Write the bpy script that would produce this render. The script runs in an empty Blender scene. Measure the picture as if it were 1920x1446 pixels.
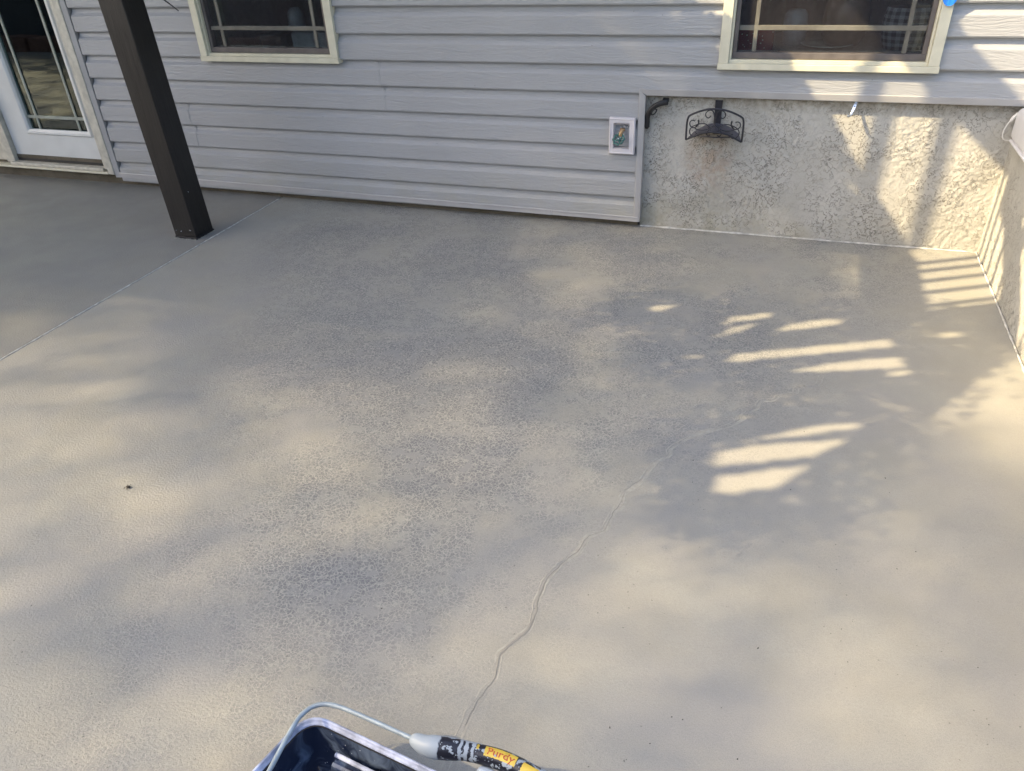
import bpy, bmesh, math, random
import numpy as np
from mathutils import Vector, Matrix, noise

# ------------------------------------------------------------------ camera
scn = bpy.context.scene
C = scn.collection
cam_d = bpy.data.cameras.new('camera'); cam = bpy.data.objects.new('camera', cam_d); C.objects.link(cam)
scn.camera = cam
cr = Vector((0.94462807, 0.32544791, -0.04196979)); cu = Vector((-0.14224399, 0.52137546, 0.8413883)); cf = Vector((-0.29571008, 0.78882906, -0.53879891))
M4 = Matrix(((cr.x, cu.x, -cf.x, -0.9098), (cr.y, cu.y, -cf.y, -3.8204), (cr.z, cu.z, -cf.z, 1.4769), (0, 0, 0, 1)))
cam.matrix_world = M4
cam_d.sensor_fit = 'HORIZONTAL'; cam_d.sensor_width = 36.0; cam_d.lens = 1426.07/1920*36
cam_d.clip_start = 0.05; cam_d.clip_end = 500

# ------------------------------------------------------------------ light
EL, AZ = math.radians(38), math.radians(28)          # sun height; heading of the light over the ground
SUN = Vector((-math.cos(AZ)*math.cos(EL), -math.sin(AZ)*math.cos(EL), math.sin(EL)))   # towards the sun
world = bpy.data.worlds.new('World'); scn.world = world; world.use_nodes = True
wn = world.node_tree; wn.nodes.clear()
sky = wn.nodes.new('ShaderNodeTexSky'); sky.sky_type = 'NISHITA'; sky.sun_disc = False
sky.sun_elevation = EL; sky.sun_rotation = math.atan2(SUN.x, SUN.y) % (2*math.pi)
sky.dust_density = 3.5; sky.ozone_density = 1.0; sky.air_density = 1.0
bg = wn.nodes.new('ShaderNodeBackground'); bg.inputs['Strength'].default_value = 0.15
wo = wn.nodes.new('ShaderNodeOutputWorld')
wn.links.new(sky.outputs[0], bg.inputs[0]); wn.links.new(bg.outputs[0], wo.inputs[0])
sl = bpy.data.lights.new('sun', 'SUN'); sun = bpy.data.objects.new('sun', sl); C.objects.link(sun)
sl.energy = 3.6; sl.angle = math.radians(0.53); sl.color = (1.0, 0.80, 0.49)
sun.rotation_euler = (-SUN).to_track_quat('-Z', 'Y').to_euler()
sun.location = (-8, -6, 12)
scn.view_settings.view_transform = 'Standard'; scn.view_settings.look = 'None'
scn.view_settings.exposure = 1.72; scn.view_settings.gamma = 1.0; scn.view_settings.use_curve_mapping = False
scn.render.engine = 'CYCLES'
scn.cycles.max_bounces = 6; scn.cycles.diffuse_bounces = 3; scn.cycles.transparent_max_bounces = 12

random.seed(4); rng = np.random.default_rng(7)

# ------------------------------------------------------------------ node helpers
class NT:
    def __init__(s, name):
        s.m = bpy.data.materials.new(name); s.m.use_nodes = True
        s.t = s.m.node_tree; s.t.nodes.clear()
        s.out = s.n('OutputMaterial'); s.b = s.n('BsdfPrincipled'); s.l(s.b.outputs[0], s.out.inputs[0])
    def n(s, kind, **kw):
        nd = s.t.nodes.new('ShaderNode'+kind)
        for k, v in kw.items(): setattr(nd, k, v)
        return nd
    def l(s, a, b): s.t.links.new(a, b)
    def put(s, sock, v):
        if hasattr(v, 'links'): s.l(v, sock)
        else: sock.default_value = v
    def pos(s, scale=(1, 1, 1), obj=False):
        mp = s.n('Mapping'); mp.inputs['Scale'].default_value = scale
        if obj: s.l(s.n('TexCoord').outputs['Object'], mp.inputs[0])
        else: s.l(s.n('NewGeometry').outputs['Position'], mp.inputs[0])
        return mp.outputs[0]
    def noise(s, vec, scale, detail=3, rough=.5, dist=0, color=False):
        nd = s.n('TexNoise'); s.l(vec, nd.inputs['Vector'])
        nd.inputs['Scale'].default_value = scale; nd.inputs['Detail'].default_value = detail
        nd.inputs['Roughness'].default_value = rough; nd.inputs['Distortion'].default_value = dist
        return nd.outputs['Color' if color else 'Fac']
    def voro(s, vec, scale, feature='F1', rnd=1.0):
        nd = s.n('TexVoronoi', feature=feature); s.l(vec, nd.inputs['Vector']); nd.inputs['Scale'].default_value = scale
        nd.inputs['Randomness'].default_value = rnd
        return nd.outputs['Distance']
    def ramp(s, v, a, b, c=0.0, d=1.0, smooth=True):
        nd = s.n('MapRange'); nd.interpolation_type = 'SMOOTHSTEP' if smooth else 'LINEAR'
        s.put(nd.inputs[0], v); nd.inputs[1].default_value = a; nd.inputs[2].default_value = b
        nd.inputs[3].default_value = c; nd.inputs[4].default_value = d
        return nd.outputs[0]
    def math(s, op, a, b=0.5, clamp=False):
        nd = s.n('Math', operation=op, use_clamp=clamp); s.put(nd.inputs[0], a); s.put(nd.inputs[1], b); return nd.outputs[0]
    def mix(s, f, a, b):
        nd = s.n('Mix', data_type='RGBA'); s.put(nd.inputs[0], f)
        s.put(nd.inputs[6], a if hasattr(a, 'links') else (*a, 1)); s.put(nd.inputs[7], b if hasattr(b, 'links') else (*b, 1))
        return nd.outputs[2]
    def bump(s, h, strength=.3, dist=.002, nrm=None):
        nd = s.n('Bump'); s.l(h, nd.inputs['Height']); nd.inputs['Strength'].default_value = strength; nd.inputs['Distance'].default_value = dist
        if nrm: s.l(nrm, nd.inputs['Normal'])
        return nd.outputs[0]
    def addv(s, a, b, k):
        sc = s.n('VectorMath', operation='SCALE'); s.l(b, sc.inputs[0]); sc.inputs['Scale'].default_value = k
        ad = s.n('VectorMath', operation='ADD'); s.l(a, ad.inputs[0]); s.l(sc.outputs[0], ad.inputs[1]); return ad.outputs[0]
    def set(s, **kw):
        for k, v in kw.items():
            s.put(s.b.inputs[k.replace('_', ' ')], (*v, 1) if isinstance(v, tuple) and len(v) == 3 else v)
        return s.m

def plain(name, col, rough=.5, metal=0.0, var=.08, scale=25, bump=0.15, bscale=120, spec=.5):
    t = NT(name); v = t.pos(obj=True)
    n1 = t.noise(v, scale, 4)
    c = t.mix(t.ramp(n1, .3, .7), tuple(x*(1-var) for x in col), tuple(min(1, x*(1+var)) for x in col))
    t.set(Base_Color=c, Roughness=t.ramp(t.noise(v, scale*2, 3), .2, .8, max(rough-.07, .02), min(rough+.07, 1)), Metallic=metal)
    t.b.inputs['Specular IOR Level'].default_value = spec
    if bump: t.l(t.bump(t.noise(v, bscale, 3), bump, .001), t.b.inputs['Normal'])
    return t.m

# ---- patio coating: tan coat over blue-grey, crackled where the coat pulled apart
def mat_concrete(name, seed=0.0, under=False):
    t = NT(name); P = t.pos()
    sep = t.n('SeparateXYZ'); t.l(P, sep.inputs[0]); X, Y = sep.outputs[0], sep.outputs[1]
    warp = t.noise(P, 14, 3, .6, color=True); Pw = t.addv(P, warp, .045)
    warp2 = t.noise(P, 90, 3, .75, color=True); Pw2 = t.addv(Pw, warp2, .0105)
    big = t.noise(P, 1.5, 4, .55, .4)
    mid = t.noise(P, 5.0, 5, .6, .5)
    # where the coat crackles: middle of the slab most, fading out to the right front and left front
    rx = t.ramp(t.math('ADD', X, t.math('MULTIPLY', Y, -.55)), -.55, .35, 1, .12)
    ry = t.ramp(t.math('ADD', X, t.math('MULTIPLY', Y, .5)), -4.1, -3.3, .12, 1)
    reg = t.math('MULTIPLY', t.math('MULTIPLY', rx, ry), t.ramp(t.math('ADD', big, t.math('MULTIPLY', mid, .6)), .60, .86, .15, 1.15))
    edge = t.voro(Pw2, 80, 'DISTANCE_TO_EDGE'); edge2 = t.voro(Pw2, 140, 'DISTANCE_TO_EDGE')
    cell = t.ramp(edge, .03, .11); cell2 = t.ramp(edge2, .02, .12)
    pick = t.noise(Pw, 26, 4, .65)
    f = t.math('MULTIPLY', t.math('MULTIPLY', cell, t.math('ADD', t.math('MULTIPLY', cell2, .5), .5)), t.math('MULTIPLY', t.ramp(pick, .34, .54), t.ramp(t.noise(P, 160, 2, .6), .25, .42)))
    flake = t.math('MULTIPLY', f, reg, clamp=True)
    tan = t.mix(t.ramp(mid, .3, .7), (.325, .310, .262), (.345, .335, .292))
    tan = t.mix(t.ramp(t.noise(P, 2.3, 4, .6, .3), .35, .72), tan, (.315, .305, .28))
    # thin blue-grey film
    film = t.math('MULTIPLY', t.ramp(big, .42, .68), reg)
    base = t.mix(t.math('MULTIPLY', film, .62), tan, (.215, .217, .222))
    vein = t.math('MULTIPLY', t.math('SUBTRACT', 1.0, cell), t.math('MULTIPLY', t.ramp(pick, .34, .5), reg), clamp=True)
    fk = t.math('MULTIPLY', flake, t.ramp(t.noise(P, 210, 2, .6), .30, .62, .25, 1.0))
    base = t.mix(t.math('MULTIPLY', fk, .78), base, (.095, .102, .115))
    base = t.mix(t.math('MULTIPLY', vein, .55), base, (.42, .405, .35))
    # grain
    g = t.noise(P, 420, 2, .7)
    base = t.mix(t.ramp(g, .42, .68, 0, .34), base, (.17, .163, .15))
        # pits: small dark holes, gathered in the right front part and left front
    pr = t.math('MULTIPLY', t.ramp(t.noise(P, 2.1, 3, .6), .42, .62), t.ramp(Y, -1.6, -2.2))
    pit = t.math('MULTIPLY', t.ramp(t.voro(t.addv(P, warp, .03), 46), .05, .11, 1, 0), t.math('MULTIPLY', pr, t.ramp(t.noise(P, 38, 1), .42, .52)))
    base = t.mix(t.math('MULTIPLY', pit, .8), base, (.07, .066, .06))
    # darker damp looking rim along the house foundation
    dirt = t.math('MULTIPLY', t.ramp(Y, -.10, -.005), t.ramp(t.noise(P, 9, 4, .7), .35, .75))
    base = t.mix(t.math('MULTIPLY', dirt, .5), base, (.12, .115, .09))
    # left bay past the joint is mixed darker and greyer
    left = t.ramp(X, -3.80, -3.77, 1, 0)
    base = t.mix(t.math('MULTIPLY', left, .5), base, (.185, .182, .168))
    ro = t.ramp(t.noise(P, 3.2, 4, .6), .3, .7, .36, .55)
    ro = t.math('ADD', ro, t.math('MULTIPLY', flake, .12), clamp=True)
    coarse = t.math('MULTIPLY', t.noise(P, 150, 3, .6), t.ramp(t.math('ADD', X, Y), -3.6, -5.2, .35, 1.3))
    n1 = t.bump(coarse, .8, .0018)
    t.l(n1, t.b.inputs['Normal'])
    t.set(Base_Color=base, Roughness=ro); t.b.inputs['Specular IOR Level'].default_value = .5
    return t.m

def mat_siding():
    t = NT('vinyl_siding'); P = t.pos((1, 1, 1))
    Pg = t.pos((1.6, 1, 46)); w = t.addv(Pg, t.noise(t.pos((2.2, 1, 5)), 1.6, 2, color=True), 3.2)
    grain = t.noise(w, 2.6, 3, .55, .6)
    grain2 = t.noise(t.pos((5, 1, 210)), 2.0, 2, .5)
    gr = t.math('ADD', t.ramp(grain, .35, .65), t.math('MULTIPLY', grain2, .35))
    c = t.mix(t.ramp(t.noise(P, 1.2, 3), .3, .7), (.322, .326, .328), (.347, .351, .353))
    c = t.mix(t.ramp(grain, .4, .7, 0, .10), c, (.30, .30, .31))
    dust = t.ramp(t.noise(P, 22, 5, .7), .5, .8, 0, .18)
    c = t.mix(dust, c, (.35, .32, .27))
    c = t.mix(t.ramp(t.voro(P, 9), .012, .03, .6, 0), c, (.12, .10, .08))
    sp = t.n('SeparateXYZ'); t.l(P, sp.inputs[0])
    low = t.math('MULTIPLY', t.ramp(sp.outputs[2], .05, .34, .42, 0), t.ramp(t.noise(P, 7, 4, .6), .3, .7))
    c = t.mix(low, c, (.33, .32, .25))
    t.l(t.bump(gr, .8, .0014), t.b.inputs['Normal'])
    return t.set(Base_Color=c, Roughness=.48)

def mat_stucco(name='stucco'):
    t = NT(name); P = t.pos()
    Pw = t.addv(P, t.noise(P, 16, 3, .6, color=True), .05)
    c = t.mix(t.ramp(t.noise(P, 4, 5, .6), .3, .72), (.375, .36, .315), (.455, .44, .395))
    c = t.mix(t.ramp(t.noise(P, 30, 4, .7), .5, .8, 0, .25), c, (.36, .34, .29))
    sp = t.n('SeparateXYZ'); t.l(P, sp.inputs[0])
    # green-brown algae low on the left, rust-brown run under the hose holder
    alg = t.math('MULTIPLY', t.ramp(sp.outputs[2], .0, .30, 1, 0), t.ramp(t.noise(P, 6, 4, .7), .38, .7))
    alg = t.math('MULTIPLY', alg, t.ramp(sp.outputs[0], -.35, -1.3, .15, 1))
    c = t.mix(t.math('MULTIPLY', alg, .5), c, (.19, .18, .09))
    dx = t.math('DIVIDE', t.math('ADD', sp.outputs[0], 1.26), .10); dz = t.math('DIVIDE', t.math('SUBTRACT', sp.outputs[2], .36), .13)
    r2 = t.math('ADD', t.math('MULTIPLY', dx, dx), t.math('MULTIPLY', dz, dz))
    st = t.math('MULTIPLY', t.ramp(r2, 0, 2.2, 1, 0), t.ramp(t.noise(P, 18, 4, .7), .3, .65))
    c = t.mix(t.math('MULTIPLY', st, .5), c, (.26, .16, .09))
    # mottled darker brown right under the trim
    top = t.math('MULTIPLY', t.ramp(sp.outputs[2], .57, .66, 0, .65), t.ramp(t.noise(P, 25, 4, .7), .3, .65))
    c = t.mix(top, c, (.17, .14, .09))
    Pk = t.addv(P, t.noise(P, 55, 3, .6, color=True), .022)
    kn = t.noise(Pk, 46, 4, .58); rough_reg = t.ramp(t.noise(P, 5.5, 3, .6), .40, .60, .12, 1.0)
    plate = t.ramp(kn, .485, .515)
    rim = t.math('MULTIPLY', t.math('MULTIPLY', t.ramp(kn, .468, .488), t.ramp(kn, .500, .520, 1, 0)), rough_reg)
    h = t.math('ADD', t.math('MULTIPLY', plate, rough_reg), t.math('MULTIPLY', t.noise(P, 240, 3, .6), .22))
    c = t.mix(t.math('MULTIPLY', rim, .45), c, (.12, .11, .09))
    t.l(t.bump(h, 1.0, .0052), t.b.inputs['Normal'])
    return t.set(Base_Color=c, Roughness=.9)

def mat_wood(name, a, b, rough=.45, axis=(30, 30, 1.5)):
    t = NT(name); v = t.pos(axis, obj=True)
    n = t.noise(v, 2.2, 5, .65, .6)
    c = t.mix(t.ramp(n, .3, .7), a, b)
    fine = t.noise(t.pos(tuple(x*3 for x in axis), obj=True), 3, 3, .7)
    t.l(t.bump(t.math('ADD', n, t.math('MULTIPLY', fine, .5)), .55, .002), t.b.inputs['Normal'])
    return t.set(Base_Color=c, Roughness=t.ramp(fine, .3, .7, rough-.08, rough+.12))

def mat_glass(name, tint=(.93, .96, .95), haze=0.0):
    t = NT(name); t.t.nodes.remove(t.b)
    tr = t.n('BsdfTransparent'); tr.inputs[0].default_value = (*tint, 1)
    gl = t.n('BsdfGlossy'); gl.inputs['Color'].default_value = (.84, .95, .93, 1); gl.inputs['Roughness'].default_value = 0.01
    fr = t.n('Fresnel'); fr.inputs[0].default_value = 1.52
    f2 = t.math('MULTIPLY', fr.outputs[0], 1.7, clamp=True)
    mx = t.n('MixShader'); t.l(f2, mx.inputs[0]); t.l(tr.outputs[0], mx.inputs[1]); t.l(gl.outputs[0], mx.inputs[2])
    last = mx.outputs[0]
    t.l(last, t.out.inputs[0]); return t.m

def mat_screen(name, amt=.24):
    t = NT(name); t.t.nodes.remove(t.b); P = t.pos()
    df = t.n('BsdfDiffuse'); df.inputs[0].default_value = (.055, .05, .055, 1)
    tr = t.n('BsdfTransparent')
    mx = t.n('MixShader'); t.l(t.ramp(t.noise(P, 6, 4, .6), .3, .7, amt-.08, amt+.06), mx.inputs[0]); t.l(tr.outputs[0], mx.inputs[1]); t.l(df.outputs[0], mx.inputs[2])
    t.l(mx.outputs[0], t.out.inputs[0]); return t.m

M = {}
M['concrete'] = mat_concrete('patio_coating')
M['siding'] = mat_siding()
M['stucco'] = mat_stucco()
M['trimgrey'] = plain('siding_trim', (.37, .36, .35), .42, var=.05, scale=9)
M['almond'] = plain('almond_window_trim', (.60, .565, .43), .45, var=.07, scale=14)
M['white'] = plain('painted_door_white', (.62, .625, .60), .42, var=.05, scale=6, bump=.25, bscale=60)
M['jamb'] = plain('weathered_jamb_paint', (.50, .47, .39), .5, var=.16, scale=20)
M['sash'] = plain('bronze_sash', (.115, .10, .092), .5, var=.15)
M['muntin'] = plain('muntin_beige', (.36, .34, .27), .5)
M['doormuntin'] = plain('door_muntin', (.30, .32, .27), .5)
M['glass'] = mat_glass('window_glass')
M['doorglass'] = mat_glass('door_glass', (.86, .9, .88))
M['screen'] = mat_screen('insect_screen')
M['screen_dark'] = mat_screen('insect_screen_dark', .20)
M['rubber'] = plain('black_rubber', (.012, .012, .013), .6)
M['iron'] = plain('black_iron', (.018, .018, .024), .38, var=.25, scale=40, bump=.4)
M['irongrey'] = plain('dark_sheet_iron', (.07, .068, .085), .5, var=.25, scale=40)
M['zinc'] = plain('zinc_steel', (.62, .66, .70), .28, metal=.85, var=.12, scale=60)
M['brass'] = plain('brass', (.36, .24, .13), .35, metal=.8, var=.2, scale=60)
M['greenpaint'] = plain('green_enamel_wheel', (.035, .13, .115), .22, var=.3, scale=60)
M['plasticwhite'] = plain('white_plastic', (.70, .69, .70), .35, var=.03)
M['mountbox'] = plain('mounting_block_vinyl', (.62, .585, .59), .4, var=.03)
M['cable'] = plain('white_cable', (.62, .60, .56), .45)
M['blue'] = plain('blue_tape', (.02, .22, .80), .5, var=.1)
M['post'] = mat_wood('dark_stained_timber', (.005, .0043, .0045), (.012, .0105, .010), .38)
M['fence'] = mat_wood('charcoal_fence_boards', (.045, .045, .05), (.085, .085, .09), .7)
M['deck'] = mat_wood('grey_brown_deck_timber', (.10, .075, .055), (.17, .13, .10), .6)
M['stone'] = plain('red_brown_block', (.17, .085, .06), .85, var=.35, scale=18, bump=.8, bscale=50)
M['caulk'] = plain('coated_crack_ridge', (.345, .33, .285), .5, var=.1, scale=60, bump=.3)
M['paleline'] = plain('pale_sealant', (.50, .49, .45), .6, var=.25, scale=40, bump=.4)
M['groove'] = plain('dark_crack_bottom', (.225, .217, .195), .7)
M['dirtdark'] = plain('dark_debris', (.02, .017, .014), .8, var=.4)
M['interior'] = plain('interior_wall', (.34, .33, .32), .8)
M['counter'] = plain('interior_counter', (.46, .44, .42), .4)
M['dkgrey'] = plain('dark_appliance', (.05, .055, .06), .4)
M['silver'] = plain('pale_appliance', (.45, .48, .52), .35)
M['brownjar'] = plain('brown_crock', (.26, .17, .13), .35)
M['enamelwhite'] = plain('white_china', (.66, .66, .63), .2)

def mat_foundation():
    t = NT('foundation_concrete'); P = t.pos()
    c = t.mix(t.ramp(t.noise(P, 5, 5, .65), .3, .7), (.085, .07, .045), (.14, .12, .085))
    c = t.mix(t.ramp(t.noise(P, 26, 4, .7), .5, .75, 0, .6), c, (.05, .045, .035))
    t.l(t.bump(t.noise(P, 80, 4, .7), .6, .003), t.b.inputs['Normal'])
    return t.set(Base_Color=c, Roughness=.9)
M['foundation'] = mat_foundation()

def mat_dots():
    t = NT('red_cloth_white_dots'); P = t.pos()
    d = t.ramp(t.voro(P, 75), .18, .30, 1, 0)
    return t.set(Base_Color=t.mix(t.math('MULTIPLY', d, t.ramp(t.noise(P, 60), .45, .55)), (.30, .02, .045), (.8, .75, .7)), Roughness=.8)
M['dots'] = mat_dots()
def mat_gingham():
    t = NT('navy_white_gingham'); v = t.n('TexCoord').outputs['UV']; s = t.n('SeparateXYZ'); t.l(v, s.inputs[0])
    a = t.math('GREATER_THAN', t.math('FRACT', t.math('MULTIPLY', s.outputs[0], 13)), .5)
    b = t.math('GREATER_THAN', t.math('FRACT', t.math('MULTIPLY', s.outputs[1], 6)), .5)
    k = t.math('MULTIPLY', t.math('ADD', a, b), .5)
    return t.set(Base_Color=t.mix(k, (.012, .014, .03), (.55, .56, .6)), Roughness=.85)
M['gingham'] = mat_gingham()

def mat_leaf(name, a, b, trans=.25):
    t = NT(name)
    oi = t.n('NewGeometry').outputs['Random Per Island']
    c = t.mix(oi, a, b)
    t.set(Base_Color=c, Roughness=.5)
    return t.m
M['leaf'] = mat_leaf('tree_leaf', (.035, .07, .02), (.09, .13, .035))
M['leaf_screen'] = mat_leaf('screen_leaf', (.03, .06, .018), (.07, .11, .03))
M['bark'] = mat_wood('bark', (.06, .045, .035), (.13, .10, .08), .9, (6, 6, 1.2))
def mat_grass():
    t = NT('lawn'); P = t.pos()
    c = t.mix(t.ramp(t.noise(P, 1.3, 6, .7), .3, .7), (.045, .075, .02), (.10, .12, .04))
    t.l(t.bump(t.noise(P, 60, 4, .8), .8, .03), t.b.inputs['Normal'])
    return t.set(Base_Color=c, Roughness=.9)
M['grass'] = mat_grass()

# ------------------------------------------------------------------ object helpers
def link(name, mesh, mat=None, parent=None):
    o = bpy.data.objects.new(name, mesh); C.objects.link(o)
    if mat is not None: mesh.materials.append(M[mat] if isinstance(mat, str) else mat)
    if parent is not None: o.parent = parent
    return o
def tag(o, label=None, cat=None, group=None, kind=None):
    if label: o['label'] = label
    if cat: o['category'] = cat
    if group: o['group'] = group
    if kind: o['kind'] = kind
    return o
def empty(name, loc=(0, 0, 0)):
    o = bpy.data.objects.new(name, None); C.objects.link(o); o.location = loc; o.empty_display_size = .1
    bpy.context.view_layer.update(); return o
def fin(bm, name, mat, parent=None, smooth=False, off=None):
    """off: world position of the parent, so that parts keep world coordinates"""
    if off is not None: bmesh.ops.translate(bm, verts=bm.verts, vec=-Vector(off))
    bmesh.ops.recalc_face_normals(bm, faces=bm.faces)
    me = bpy.data.meshes.new(name); bm.to_mesh(me); bm.free()
    if smooth:
        me.polygons.foreach_set('use_smooth', [True]*len(me.polygons))
    return link(name, me, mat, parent)
def box(bm, a, b, bev=0.0, seg=2):
    r = bmesh.ops.create_cube(bm, size=1.0)
    vs = r['verts']
    for v in vs:
        v.co = Vector((a[0]+(v.co.x+.5)*(b[0]-a[0]), a[1]+(v.co.y+.5)*(b[1]-a[1]), a[2]+(v.co.z+.5)*(b[2]-a[2])))
    if bev:
        es = list({e for v in vs for e in v.link_edges})
        bmesh.ops.bevel(bm, geom=es, offset=bev, segments=seg, affect='EDGES', profile=.5)
    return bm
def boxo(name, a, b, mat, parent=None, bev=0.0, off=None, smooth=False):
    return fin(box(bmesh.new(), a, b, bev), name, mat, parent, smooth, off)
def prism(bm, prof, axis_pts):
    """sweep a closed (y,z) profile between x positions axis_pts"""
    rings = []
    for x in axis_pts: rings.append([bm.verts.new((x, y, z)) for y, z in prof])
    n = len(prof)
    for a, b in zip(rings[:-1], rings[1:]):
        for i in range(n): bm.faces.new((a[i], a[(i+1) % n], b[(i+1) % n], b[i]))
    bm.faces.new(rings[0][::-1]); bm.faces.new(rings[-1])
    return bm
def tube(bm, pts, rad, seg=10, cap=True, flat=None):
    pts = [Vector(p) for p in pts]; n = len(pts)
    if not hasattr(rad, '__len__'): rad = [rad]*n
    rings = []; prev = None
    for i, p in enumerate(pts):
        d = (pts[min(i+1, n-1)]-pts[max(i-1, 0)]).normalized()
        if prev is None:
            up = Vector((0, 0, 1)) if abs(d.z) < .9 else Vector((0, 1, 0)); a = d.cross(up).normalized()
        else: a = (prev-d*prev.dot(d)).normalized()
        prev = a; b = d.cross(a)
        f = flat or (1, 1)
        rings.append([bm.verts.new(p+(a*math.cos(t)*f[0]+b*math.sin(t)*f[1])*rad[i]) for t in [2*math.pi*k/seg for k in range(seg)]])
    for a, b in zip(rings[:-1], rings[1:]):
        for k in range(seg): bm.faces.new((a[k], a[(k+1) % seg], b[(k+1) % seg], b[k]))
    if cap: bm.faces.new(rings[0][::-1]); bm.faces.new(rings[-1])
    return rings
def smoothpath(pts, n=6):
    pts = [Vector(p) for p in pts]; out = []
    for i in range(len(pts)-1):
        p0 = pts[max(i-1, 0)]; p1 = pts[i]; p2 = pts[i+1]; p3 = pts[min(i+2, len(pts)-1)]
        for k in range(n):
            t = k/n
            out.append(.5*((2*p1)+(p2-p0)*t+(2*p0-5*p1+4*p2-p3)*t*t+(3*p1-p0-3*p2+p3)*t**3))
    out.append(pts[-1]); return out
def lathe(bm, prof, centre, seg=24, axis='Z'):
    cx, cy, cz = centre; rings = []
    for r, h in prof:
        ring = []
        for k in range(seg):
            a = 2*math.pi*k/seg
            if axis == 'Z': co = (cx+r*math.cos(a), cy+r*math.sin(a), cz+h)
            else: co = (cx+r*math.cos(a), cy+h, cz+r*math.sin(a))
            ring.append(bm.verts.new(co))
        rings.append(ring)
    for a, b in zip(rings[:-1], rings[1:]):
        for k in range(seg): bm.faces.new((a[k], a[(k+1) % seg], b[(k+1) % seg], b[k]))
    bm.faces.new(rings[0][::-1]); bm.faces.new(rings[-1])

# ------------------------------------------------------------------ ground and slabs
boxo('ground', (-60, -60, -.6), (60, 30, -.16), 'grass')['kind'] = 'structure'
XJ = -3.782
def slab(name, x0, x1, y0, y1):
    bm = bmesh.new(); box(bm, (x0, y0, -.14), (x1, y1, 0.0), .006, 2)
    o = fin(bm, name, 'concrete'); o['kind'] = 'structure'; return o
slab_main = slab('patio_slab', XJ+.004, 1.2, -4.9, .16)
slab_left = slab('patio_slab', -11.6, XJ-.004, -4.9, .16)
jf = boxo('joint_filler', (XJ-.0038, -4.88, -.05), (XJ+.0038, .1, -.003), 'caulk', slab_main)
# pale bead of coating pushed up along the joint
bm = bmesh.new()
pts = [(XJ+.006+.0015*noise.noise(Vector((0, y*9, 0))), y, .0005) for y in np.linspace(-.03, -4.4, 160)]
tube(bm, pts, [.0048+.0015*noise.noise(Vector((3, p[1]*14, 0))) for p in pts], 6, flat=(1, .6))
fin(bm, 'joint_edge', 'paleline', slab_main, True)

crack = [(-.675,-1.311),(-.692,-1.374),(-.753,-1.408),(-.761,-1.449),(-.809,-1.476),(-.828,-1.509),(-.87,-1.527),(-.879,-1.573),(-.915,-1.625),(-.924,-1.666),(-.998,-1.736),(-1.052,-1.779),(-1.117,-1.87),(-1.119,-1.913),(-1.156,-1.965),(-1.173,-2.049),(-1.19,-2.085),(-1.213,-2.124),(-1.215,-2.173),(-1.225,-2.211),(-1.232,-2.27),(-1.237,-2.293),(-1.272,-2.332),(-1.282,-2.381),(-1.314,-2.451),(-1.33,-2.495),(-1.335,-2.535),(-1.335,-2.589),(-1.329,-2.622),(-1.33,-2.673),(-1.354,-2.721),(-1.368,-2.757),(-1.368,-2.788),(-1.361,-2.83),(-1.372,-2.869),(-1.38,-2.913),(-1.382,-2.953),(-1.384,-3.2)]
def crack_ribbon(name, path, wfun, hfun, mat, side=0.0, z0=.0003):
    pts = smoothpath([(x, y, 0) for x, y in path], 6)
    bm = bmesh.new(); rows = []; n = len(pts)
    for i, p in enumerate(pts):
        d = (pts[min(i+1, n-1)]-pts[max(i-1, 0)]).normalized(); s = Vector((-d.y, d.x, 0)); t = i/(n-1)
        j = .004*noise.noise(Vector((p.x*40, p.y*40, side*90)))+.002*noise.noise(Vector((p.x*130, p.y*130, side*50))); w = wfun(t, p); h = hfun(t, p)
        c = p+s*(side+j)
        rows.append([bm.verts.new(c-s*w+Vector((0, 0, z0))), bm.verts.new(c-s*w*.4+Vector((0, 0, z0+h))), bm.verts.new(c+s*w*.4+Vector((0, 0, z0+h))), bm.verts.new(c+s*w+Vector((0, 0, z0)))])
    for a, b in zip(rows[:-1], rows[1:]):
        for k in range(3): bm.faces.new((a[k], a[k+1], b[k+1], b[k]))
    return fin(bm, name, mat, slab_main, True)
nz = lambda p, f, s: noise.noise(Vector((p.x*f, p.y*f, s)))
M['patchband'] = plain('worn_patch_along_crack', (.335, .322, .278), .55, var=.10, scale=90, bump=.3)
crack_ribbon('crack_patch', crack[3:31], lambda t, p: max(.0005, (.004+.4*.012*t+.016*nz(p, 14, 31))*min(1, t*6, (1-t)*6)), lambda t, p: .0002, 'patchband', .003, .00015)
for sd in (-.0075, .0075):
    crack_ribbon('crack_ridge', crack, lambda t, p: max(.0006, .0017+.0030*nz(p, 26, sd*100)), lambda t, p: max(.0001, (.0006+.0011*nz(p, 19, sd*90))*(1 if t < .75 else .5)), 'caulk', sd)
crack_ribbon('crack_groove', crack[17:37], lambda t, p: .0006+.0012*max(0, nz(p, 12, 5))+.0026*math.sin(math.pi*min(1, max(0, t-.3)/.6))**2, lambda t, p: .0006, 'groove', .001, .0006)
crack_ribbon('crack_ridge', [(-.649,-1.376),(-.692,-1.381),(-.744,-1.406)], lambda t, p: .003, lambda t, p: .001, 'concrete', 0)

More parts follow.
